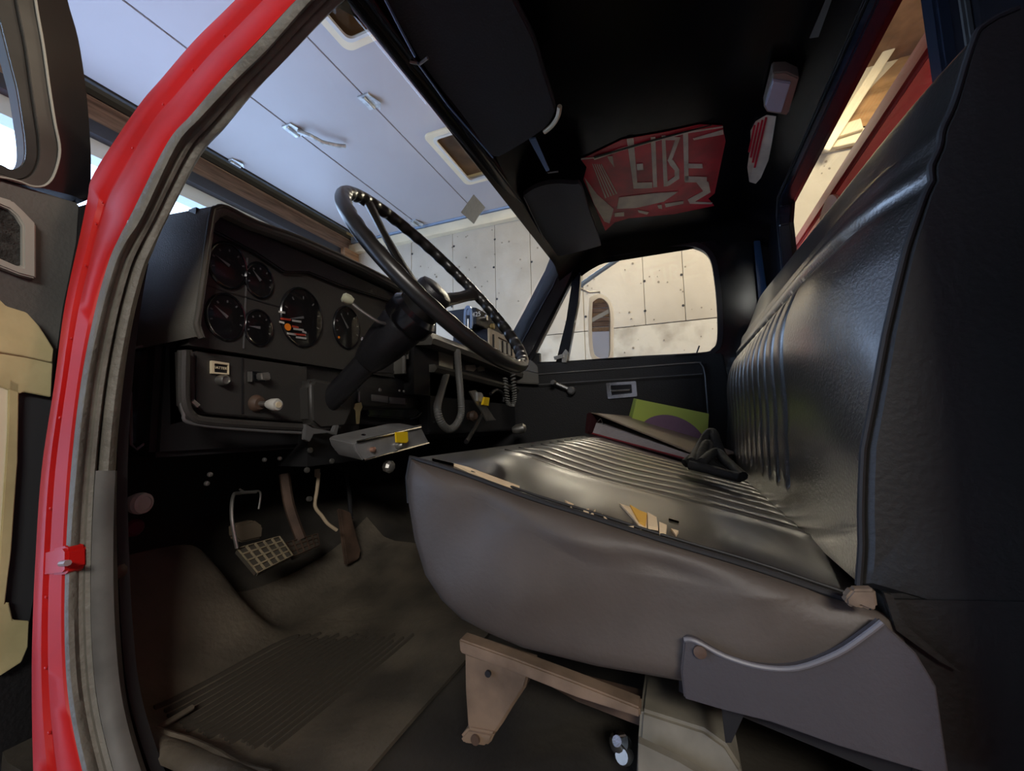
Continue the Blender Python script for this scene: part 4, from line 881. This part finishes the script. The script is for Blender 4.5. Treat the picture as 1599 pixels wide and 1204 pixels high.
# near side face of the cushion (bulged and draped)
R0 = cushion_ring(SXn); nseg = len(R0); cen_ = Vector((SXn, .10, .345))
side = []
for s, dx in ((1.0, 0), (.985, -.010), (.93, -.016), (.86, -.019), (.8, -.021), (.7, -.023), (.6, -.024), (.5, -.0245), (.4, -.025), (.3, -.025), (.2, -.025), (.1, -.025), (.02, -.025)):
    rr = []
    for p in R0:
        q = cen_ + (p - cen_) * s; q.z = cen_.z + (p.z - cen_.z) * s
        fold = .008 * math.sin(24 * q.y + 27 * (q.z - .3)) * (1 - abs(2 * s - 1)) + (.010 * math.exp(-((q.z - (.280 - (q.y - .01) * .40)) / .010) ** 2) if -.14 < q.y < .05 else 0) + .012 * math.exp(-((q.y - .23 + (q.z - .35) * .9) / .035) ** 2) * (1 - s ** 8) * -1 * .6
        q.x = SXn + dx + fold; rr.append(q)
    side.append(rr)
MB().loft(side, True, True).build('side_cover', VINYLS, seat, smooth=70)
R1 = cushion_ring(SXf); MB().loft([R1, [Vector((SXf + .012, .1 + (p.y - .1) * .94, .345 + (p.z - .345) * .94)) for p in R1]]).build('side_cover', VINYLB, seat)
pp = [p + Vector((-.004, 0, .002)) for p in R0[4:35]]
MB().tube(pp, .0034, 8).build('piping', PIPE, seat)
MB().tube([p + Vector((.006, 0, .0035)) for p in cushion_ring(SXn + .003)[11:35]], .0017, 8).build('piping', PIPE, seat)
def seatz(x, y):
    r_ = cushion_ring(x)
    for a, b in zip(r_[6:34], r_[7:35]):
        if b.y <= y <= a.y: return a.z + (b.z - a.z) * (y - a.y) / (b.y - a.y)
    return .35
def onseat(px, py, lift=.002):
    x, y = .6, .1
    c_ = (px - CX, py - CY, F_PX); d = Vector([sum(RW[i][j] * c_[j] for j in range(3)) for i in range(3)])
    for k in range(3000):
        p = EYE + d * (.0005 * k + .0003)
        if p.x < SXn - .01 or p.x > SXf: continue
        r_ = cushion_ring(p.x); 
        for a, b in zip(r_[6:34], r_[7:35]):
            if b.y <= p.y <= a.y:
                z = a.z + (b.z - a.z) * (p.y - a.y) / (b.y - a.y)
                if p.z <= z + lift: return Vector((p.x, p.y, z + lift))
    return at(px, py, x=SXn)
def tear(pts, m, lab=None, lift=.0025, xm=.56):
    top = []
    for x, y in pts:   # meet the cushion's sloping top near its piped edge
        c_ = (x - CX, y - CY, F_PX); d = Vector([sum(RW[i][j] * c_[j] for j in range(3)) for i in range(3)])
        nl = Vector((0, -.262, 1)); p0 = Vector((0, .351, .4595)); t = (p0 - EYE).dot(nl) / d.dot(nl); p = EYE + d * t
        p.x = min(max(p.x, SXn - .002), xm); p.z = seatz(p.x, p.y) + lift; top.append(p)
    return MB().prism(top, (0, 0, -.004)).build('torn_foam', m, seat, smooth=0)
tear([(697, 716), (712, 717), (735, 729), (752, 733), (780, 748), (816, 759), (812, 763), (775, 757), (745, 745), (715, 729)], FOAM, xm=.514, lift=.004)
tear([(882, 784), (896, 790), (892, 792)], FOAM, xm=.53); tear([(911, 797), (920, 798), (916, 806), (930, 800), (922, 808), (908, 804)], FOAM); tear([(940, 805), (950, 812), (944, 816)], FOAM)
tear([(972, 794), (984, 794), (1000, 810), (1012, 814), (1010, 828), (1000, 826), (988, 815)], FOAM)
tear([(986, 801), (1000, 812), (1011, 816), (1008, 827), (998, 822)], FOAMY, lift=.005)
tear([(1012, 815), (1026, 822), (1028, 832), (1012, 828)], FOAM, lift=.005); tear([(1030, 827), (1042, 832), (1040, 838), (1030, 836)], FOAM, lift=.005)
tear([(1046, 812), (1058, 803), (1061, 806), (1050, 815)], FOAM); tear([(970, 820), (990, 823), (984, 828), (972, 825)], FOAM); tear([(1048, 834), (1060, 838), (1056, 841)], FOAM)

# backrest
FR0 = [(-.150, .345), (-.155, .38), (-.157, .411), (-.160, .44), (-.164, .472), (-.171, .50), (-.179, .533), (-.190, .58), (-.202, .624), (-.213, .662), (-.227, .70), (-.238, .73), (-.249, .765), (-.262, .80), (-.275, .84), (-.285, .866), (-.297, .884), (-.312, .892)]
FRD = [(p.x, p.y) for p in resample([Vector((a, b, 0)) for a, b in FR0], 74)]
NF = len(FRD)
def back_ring(x):
    e = 1 - math.exp(-(x - SXn) / .07); e2 = 1 - math.exp(-(SXf - x) / .03); E_ = e * e2
    fr = FRD
    g = 0
    for p in pleats:
        g = max(g, .013 * math.exp(-abs(x - p) / .006) if p > .74 else 0)
    out = []
    for y, z in fr:
        bul = .046 * E_ * math.exp(-((z - .67) / .15) ** 2)
        ef = .35 + .65 * E_
        bul += (.007 * math.exp(-((z - .738) / .009) ** 2) + .006 * math.exp(-((z - .772) / .010) ** 2) - .006 * math.exp(-((z - .722) / .006) ** 2)) * ef
        gr = g if .40 < z < .722 else 0
        pass
        rise = .052 * min(1, (x - SXn) / 1.1) ** 1.15 * e2 * min(1, max(0, (z - .735) / .14))
        if z > .86: z = .86 + (z - .86) * (.35 + .65 * E_)
        out.append((y + bul - gr, z + rise))
    zt = out[-1][1]
    out += [(-.332, zt + .001), (-.345, zt - .010), (-.352, zt - .03), (-.354, .7), (-.354, .5), (-.354, .33), (-.25, .322)]
    return [Vector((x, y, z)) for y, z in out]
br = [back_ring(x) for x in st_]
MB().loft(br, True, False).build('backrest', VINYL, seat, smooth=60)
B0 = back_ring(SXn)
for p in pleats:
    if p > .74: MB().tube([v + Vector((0, .0014, 0)) for v in back_ring(p)[8:50]], .0015, 6).build('pleat_seam', PIPE, seat)
MB().loft([B0, [Vector((SXn - .006, -.27 + (p.y + .27) * .93, .6 + (p.z - .6) * .985)) for p in B0], [Vector((SXn - .008, -.27 + (p.y + .27) * .5, .6 + (p.z - .6) * .7)) for p in B0]]).build('back_side', VINYLB, seat)
B1 = back_ring(SXf); MB().loft([B1, [Vector((SXf + .008, p.y, p.z)) for p in B1]]).build('back_side', VINYLB, seat)
MB().tube([p + Vector((-.003, .002, 0)) for p in B0[0:NF]], .0030, 8).build('piping', PIPE, seat)
MB().prism([Vector((.492, -.165, .34)), Vector((.492, -.345, .36)), Vector((.492, -.345, .02)), Vector((.492, -.20, .02)), Vector((.492, -.175, .18))], (.05, 0, 0)).build('lower_skirt', VINYLB, seat, bevel=.004)
MB().prism(poly([(1380, 925), (1394, 930), (1412, 975), (1500, 1050), (1470, 1035), (1400, 985)], x=.484), (.004, 0, 0)).build('loose_strap', VINYLB, seat)
# side shield
shp = bez([at(x, y, x=.478) for x, y in ((1068, 990), (1085, 992), (1130, 1015), (1185, 1031), (1240, 1032), (1300, 1010), (1345, 980), (1368, 962))], 4)
low = [at(x, y, x=.478) for x, y in ((1420, 1010), (1450, 1060), (1470, 1200), (1400, 1180), (1300, 1150), (1200, 1115), (1130, 1098), (1068, 1080), (1063, 1040))]
sh = MB().prism(shp + low, (-.012, 0, 0)).build('side_shield', SHIELD, seat, bevel=.002)
MB().tube([p + Vector((-.012, 0, 0)) for p in shp], .0024, 8).build('shield_lip', mat('worn_shield_edge', (.16, .155, .165), .35), sh)
MB().lathe([(.006, 0), (.006, .003), (.002, .004)], at(1093, 1017, x=.465), (-1, 0, 0), 12).build('shield_screw', RUST, sh)
MB().prism(poly([(1060, 1080), (1064, 990), (1300, 1000), (1370, 960), (1480, 1010), (1500, 1260), (1160, 1120)], x=.50), (.02, 0, 0)).build('frame_side', DARK, seat)
# tan clip
MB().prism(poly([(1320, 935), (1332, 921), (1368, 921), (1372, 950), (1362, 955), (1345, 948), (1335, 951), (1322, 945)], x=.462), (.012, 0, 0)).build('pivot_bracket', mat('tan_bracket', (.15, .105, .07), .6, var=.3, vscale=40), seat, bevel=.002)
# seat base frame: rail and riser leg
MB().prism(poly([(716, 998), (800, 1028), (900, 1066), (1000, 1106), (1000, 1122), (900, 1090), (800, 1050), (718, 1020)], x=.50), (.022, 0, 0)).build('seat_rail', PRIMER, seat, bevel=.002)
MB().prism(poly([(725, 1018), (826, 1052), (820, 1075), (800, 1105), (785, 1130), (772, 1148), (730, 1140), (726, 1080)], x=.505), (.045, 0, 0)).build('riser_leg', PRIMER, seat, bevel=.003)
MB().prism(poly([(730, 1138), (772, 1146), (766, 1160), (758, 1167), (722, 1162), (717, 1152)], x=.500), (.05, 0, 0)).build('riser_foot', PRIMER, seat, bevel=.003)
MB().lathe([(.006, 0), (.006, .003)], at(743, 1154, x=.499), (-1, 0, 0), 12).build('foot_bolt', RUST, seat)
MB().lathe([(.004, 0), (.004, .003)], at(763, 1051, x=.503), (-1, 0, 0), 12).build('leg_hole', DARK, seat)
MB().prism(poly([(850, 1066), (1000, 1108), (1060, 1120), (1140, 1150), (1120, 1180), (990, 1130), (900, 1095)], x=.56), (.04, 0, 0)).build('cross_member', RUST, seat)
MB().prism([(.56, -.34, .27), (.56, .24, .27), (1.66, .24, .27), (1.66, -.34, .27)], (0, 0, -.02)).build('base_pan', DARK, seat)
for x, y in ((1.62, .22), (1.62, -.28)): MB().box((x, y, .06), (x + .05, y + .05, .26)).build('riser_leg', PRIMER, seat, bevel=.004)
# box under seat
bx = thing('steel_box', 'grey steel floor box below the side shield of the seat', 'box', tuple(at(1050, 1180, x=.50)))
MB().prism(poly([(1000, 1108), (1100, 1140), (1135, 1165), (1160, 1204), (1160, 1290), (990, 1290), (996, 1160)], x=.525), (.30, 0, 0)).build('body', mat('dusty_grey_steel', (.20, .18, .14), .6, var=.3, vscale=14), bx, bevel=.004)
MB().prism(poly([(997, 1160), (1060, 1190), (1120, 1225), (1120, 1260), (996, 1240)], x=.505), (.01, 0, 0)).build('flange', MATS['dusty_grey_steel'], bx)
MB().prism(poly([(1126, 1095), (1165, 1110), (1142, 1160), (1133, 1160)], x=.488), (.012, 0, 0)).build('gusset', DARK, seat)
bj = thing('socket_end', 'small shiny socket end lying on the floor by the grey box', 'socket', tuple(at(975, 1165, x=.56)))
MB().lathe([(.008, -.01), (.012, 0), (.012, .012), (.006, .018)], at(972, 1162, x=.56), (-.6, .2, .5), 14).build('rim', CHROME, bj)
MB().lathe([(.007, -.01), (.010, 0), (.008, .010)], at(976, 1180, x=.55), (-.6, .2, .3), 14).build('neck', STEEL, bj)

# ================================================================== THINGS ON THE SEAT
def at_frame(o, u, v, w):
    return lambda a, b, c: Vector(o) + Vector(u) * a + Vector(v) * b + Vector(w) * c
# ring binder: pages edge faces the camera
bA = onseat(917, 683, .010); bB = onseat(1078, 722, .010); print('BINDER', bA, bB)
bn = thing('ring_binder', 'open-ended dusty brown ring binder full of paper, lying on the seat', 'binder', tuple(bA))
u = (bB - bA); Lb = u.length; u.normalize(); vv = Vector((1, 0, .055)); vv = (vv - u * vv.dot(u)).normalized(); ww = u.cross(vv)
if ww.z < 0: ww = -ww
bf = at_frame(bA, u, vv, ww)
Hh = (at(905, 645, x=bA.x) - bA).length * .98; Wb = .25
HF, HB_ = Hh, .012
def sl(a): return HF * (1 - a / Lb) + HB_ * (a / Lb) * 1
MB().prism([bf(-.012, 0, .0), bf(-.016, 0, HF * .9), bf(-.004, 0, HF), bf(.006, 0, HF), bf(.004, 0, .004)], vv * Wb).build('spine', BINDD, bn, bevel=.001)
MB().prism([bf(-.006, 0, HF - .002), bf(.03, 0, HF + .002), bf(Lb, 0, HB_ + .016), bf(Lb + .01, 0, HB_ + .012), bf(Lb, 0, HB_ + .011), bf(.03, 0, HF - .003)], vv * Wb).build('front_cover', BIND, bn, bevel=.001)
MB().prism([bf(-.01, 0, -.001), bf(Lb + .01, 0, -.001), bf(Lb + .01, 0, .003), bf(-.01, 0, .003)], vv * Wb).build('back_cover', BINDD, bn)
MB().prism([bf(.02, .006, .006), bf(Lb - .004, .006, .005), bf(Lb - .004, .006, HB_ + .006), bf(.10, .006, HF * .52), bf(.03, .006, HF * .58)], vv * (Wb - .012)).build('paper_stack', PAPER, bn)
MB().prism([bf(.02, .003, .003), bf(Lb - .004, .003, .003), bf(Lb - .004, .003, .006), bf(.02, .003, .007)], vv * (Wb - .01)).build('red_divider', PAPR, bn)
MB().tube([bf(.012, .02, .01), bf(.02, .02, HF * .6), bf(.035, .02, HF * .8), bf(.055, .02, HF * .5), bf(.06, .02, .02)], .002, 8).build('binder_ring', CHROME, bn)
# green folder leaning behind
gx = 1.60
gf = thing('green_folder', 'lime green folder with a purple disc print, standing against the backrest', 'folder', tuple(at(1050, 700, x=gx)))
G0 = [at(994, 623, x=gx), at(1107, 646, x=gx - .03), at(1104, 696, x=gx - .03), at(983, 672, x=gx)]
MB().prism(G0, (.012, 0, 0)).build('cover', GREEN, gf, bevel=.001)
MB().prism([at(994, 623, x=gx), at(983, 672, x=gx), at(978, 668, x=gx + .05), at(990, 622, x=gx + .05)], (.004, .002, 0)).build('spine', GREEN, gf)
q = []
c0 = (1052, 700)
for k in range(25):
    a = PI + PI * k / 24; x_ = 1050 + 56 * math.cos(a); y_ = 697 + 48 * math.sin(a) + (x_ - 1050) * .20
    q.append((x_, y_))
MB().prism([at(min(x, 1104), min(y, 696), x=gx - .017 + (-(x - 1050) / 57 * .014)) + Vector((-.004, 0, 0)) for x, y in q], (.002, 0, 0)).build('purple_disc', PURP, gf, smooth=0)
# black cloth strap heap
ch = MB()
def S3(px, py, x): p = at(px, py, x=x); return p
for pts, r_ in (([(1070, 724, 1.00), (1084, 713, 1.02), (1096, 705, 1.05), (1106, 716, 1.03), (1122, 728, 1.0), (1146, 742, .95)], .010),
                ([(1080, 722, .98), (1092, 700, 1.05), (1104, 680, 1.08), (1113, 676, 1.08), (1119, 692, 1.05), (1128, 714, 1.02), (1142, 736, .97)], .011),
                ([(1088, 724, .98), (1102, 694, 1.05), (1112, 700, 1.04), (1108, 722, 1.0), (1126, 738, .97)], .010),
                ([(1096, 722, .96), (1118, 706, 1.02), (1136, 722, .98), (1160, 744, .92)], .010),
                ([(1076, 726, .97), (1100, 731, .96), (1128, 739, .94), (1156, 746, .92)], .010)):
    ch.tube(bez([S3(*q) for q in pts], 6), r_, 9)
tag(ch.build('seat_belt_bundle', CLOTH, smooth=60), 'crumpled black seat belt bundle at the corner of the binder', 'seat belt')

# ================================================================== FLOOR: mat, pedals
def mz(x, y):
    z = fz(x, y) + .008
    # raised hump of mat over the wheel arch at the front left
    h_ = .145 * (1 / (1 + math.exp(-(y - .80) / .030))) * (1 / (1 + math.exp((x - .60 + (y - .9) * .3) / .018)))
    z += h_ + max(0, y - .8) * .25 * (x < 2) + .0018 * math.sin(23 * x + 11 * y) * math.sin(17 * y - 5 * x)
    z += .03 * math.exp(-((x - .36) / .03) ** 2)
    return z
mt = thing('floor_mat', 'dusty ribbed rubber floor mat below the pedals, rumpled at its near edge', 'floor mat', (.6, .6, .09))
grid(lambda x, y: (x, y, mz(x, y)), lin(.345, 1.05, 70), lin(.40 - .02, .905, 60), (0, 0, -.006)).build('mat_sheet', MATF, mt, smooth=80)
rib = MB()
for k in range(18):
    y = .520 + k * .0125; x0 = .41 + .004 * math.sin(k * 2.1) + max(0, .66 - y) * .12; x1 = .70 - .012 * (k % 3) + (.66 - y) * .3
    rib.loft([[Vector((x, y - .003, mz(x, y) - .001)), Vector((x, y - .0018, mz(x, y) + .0048)), Vector((x, y + .0018, mz(x, y) + .0048)), Vector((x, y + .003, mz(x, y) - .001))] for x in lin(x0, x1, 14)])
tag(rib.build('rib', mat('rib_groove_shade', (0.044, 0.036, 0.026), .8), mt), kind='stuff')  # ribs coloured dark to draw the shaded lines between lit ribs
eg = bez([at(240, 1140, z=.10), at(262, 1148, z=.106), at(300, 1160, z=.10), at(335, 1176, z=.106), at(370, 1196, z=.10), at(420, 1210, z=.10)], 6)
MB().tube(eg, .005, 8).build('curled_edge', MATF, mt)
MB().tube(bez([at(243, 1140, z=.10), at(262, 1128, z=.103), at(300, 1105, z=.10)], 6), .004, 8).build('curled_edge', MATF, mt)

def pad(pts_px, y, tilt, name, label, cat, arms, m_pad, nx, ny, thick=.012):
    o = thing(name, label, cat, tuple(at(*pts_px[0], y=y)))
    P4 = [at(x, yy, y=y + t) for (x, yy), t in zip(pts_px, tilt)]
    nrm_ = (P4[1] - P4[0]).cross(P4[3] - P4[0]).normalized()
    if nrm_.dot(EYE - P4[0]) < 0: nrm_ = -nrm_
    base = MB().prism(P4, nrm_ * -thick).build('pad_base', PEDALD, o, bevel=.003)
    g = MB()
    def B(s, t): return P4[0].lerp(P4[1], s).lerp(P4[3].lerp(P4[2], s), t)
    for i in range(nx + 1):
        s = i / nx; w = .012 if nx < 4 else .018
        a0, a1 = max(0, s - w), min(1, s + w); g.prism([B(a0, 0), B(a1, 0), B(a1, 1), B(a0, 1)], nrm_ * .003)
    for j in range(ny + 1):
        s = j / ny; a0, a1 = max(0, s - .025), min(1, s + .025); g.prism([B(0, a0), B(1, a0), B(1, a1), B(0, a1)], nrm_ * .003)
    tag(g.build('grip_ribs', m_pad, base), kind='stuff')
    for a in arms: MB().tube(bez(a, 5), .006, 8).build('arm', DARK, o)
    return o
pc = pad([(369, 857), (436, 838), (457, 868), (402, 896)], .80, [.03, .03, -.02, -.02], 'clutch_pedal', 'left of two pedals, with a bright dusty grid-ribbed rubber pad', 'pedal', [], PEDALM, 5, 4)
MB().tube(bez([at(400, 768, y=.86), at(374, 770, y=.86), at(364, 775, y=.85), at(362, 810, y=.83), at(370, 856, y=.82)], 5), .0035, 8).build('arm', STEEL, pc)
MB().tube(bez([at(374, 764, y=.86), at(386, 769, y=.86), at(406, 768, y=.86), at(404, 795, y=.86)], 5), .002, 8).build('return_spring', STEEL, pc)
pb_ = pad([(446, 848), (496, 834), (499, 852), (458, 870)], .82, [.03, .03, -.01, -.01], 'brake_pedal', 'right of two pedals, with a darker narrow grid-ribbed rubber pad', 'pedal', [], RUST, 5, 3)
MB().tube(bez([at(444, 740, y=.90), at(452, 790, y=.88), at(470, 842, y=.85)], 5), .012, 8).build('arm', RUST, pb_)
MB().prism(poly([(365, 820), (398, 812), (412, 822), (410, 840), (376, 848), (366, 840)], y=.88), (0, .02, 0)).build('rubber_boot', PEDALM, pc, bevel=.004).data.materials[0] = mat('dusty_boot', (.11, .085, .055), .8)
ap = thing('accelerator_pedal', 'rust-brown upright accelerator pedal right of the brake', 'pedal', tuple(at(545, 850, y=.86)))
MB().prism([at(530, 793, y=.87), at(548, 800, y=.87), at(564, 860, y=.83), at(562, 872, y=.83), at(542, 882, y=.83)], (0, .012, -.004)).build('pad', RUST, ap, bevel=.003)
MB().tube(bez([at(540, 740, y=.93), at(545, 770, y=.91), at(548, 810, y=.87)], 5), .006, 8).build('arm', DARK, ap)
ln = thing('throttle_linkage', 'pale bent steel linkage rod between brake and accelerator', 'linkage', tuple(at(495, 780, y=.84)))
MB().tube(bez([at(498, 738, y=.84), at(495, 765, y=.84), at(492, 790, y=.84), at(503, 806, y=.83), at(512, 818, y=.82), at(526, 828, y=.81)], 5), .0042, 8).build('rod', mat('pale_tan_steel', (.42, .33, .22), .5), ln)
MB().prism(poly([(494, 733), (500, 732), (499, 746), (494, 745)], y=.835), (0, .006, 0)).build('rod_end', MATS['pale_tan_steel'], ln)
MB().lathe([(.006, 0), (.006, .008)], at(481, 779, y=.84), (0, -1, 0), 10).build('nut', STEEL, ln)
cbk = thing('column_bracket', 'grey steel bracket clamping the column below the dashboard', 'bracket', tuple(at(500, 680, y=.74)))
MB().prism(poly([(478, 662), (488, 668), (520, 674), (524, 664), (530, 664), (526, 680), (512, 676), (490, 678), (484, 690), (476, 686)], y=.715), (0, .01, 0)).build('plate', TRIMS, cbk, bevel=.001)
for x, y in ((483, 703), (517, 720), (525, 700), (478, 734)): MB().lathe([(.006, 0), (.006, .005), (.003, .006)], at(x, y, y=.76), (0, -1, 0), 8).build('bolt', STEEL, cbk)
MB().box((.70, .77, .42), (.86, .86, .52)).build('support', DARK, cbk)

# left lower knobs
kn = thing('vent_knob', 'large round off-white pull knob low beside the door opening', 'knob', tuple(at(200, 790, y=.80)))
kc2 = at(222, 786, y=.80); ka = Vector((.25, -1, 0)).normalized()
MB().lathe([(.012, -.020), (.016, -.010), (.017, -.002), (.0155, .001), (.0155, .004), (.011, .006), (.0105, .004), (.0005, .004)], kc2, ka, 26).build('grip', WHITEK, kn, smooth=30)
MB().tube([at(183, 790, y=.83), at(208, 788, y=.83)], .004, 8).build('stem', STEEL, kn)
tag(MB().lathe([(.008, -.008), (.010, 0), (.008, .006), (.001, .008)], at(184, 769, y=.80), (0, -1, 0), 16).build('pull_knob', STEEL), 'small steel knob just above the large off-white knob', 'knob')
tag(MB().lathe([(.010, -.012), (.014, -.006), (.014, .004), (.010, .008)], at(208, 824, y=.84), (0, -1, 0), 14).build('red_knob', WINE), 'wine-red knob in the dark below the large off-white knob', 'knob')
tag(MB().lathe([(.006, -.006), (.010, -.002), (.010, .004), (.005, .007)], at(186, 893, y=.70), (.3, -1, 0), 12).build('bolt_cap', RUST), 'brownish bolt cap on the mat edge by the weatherstrip', 'bolt')
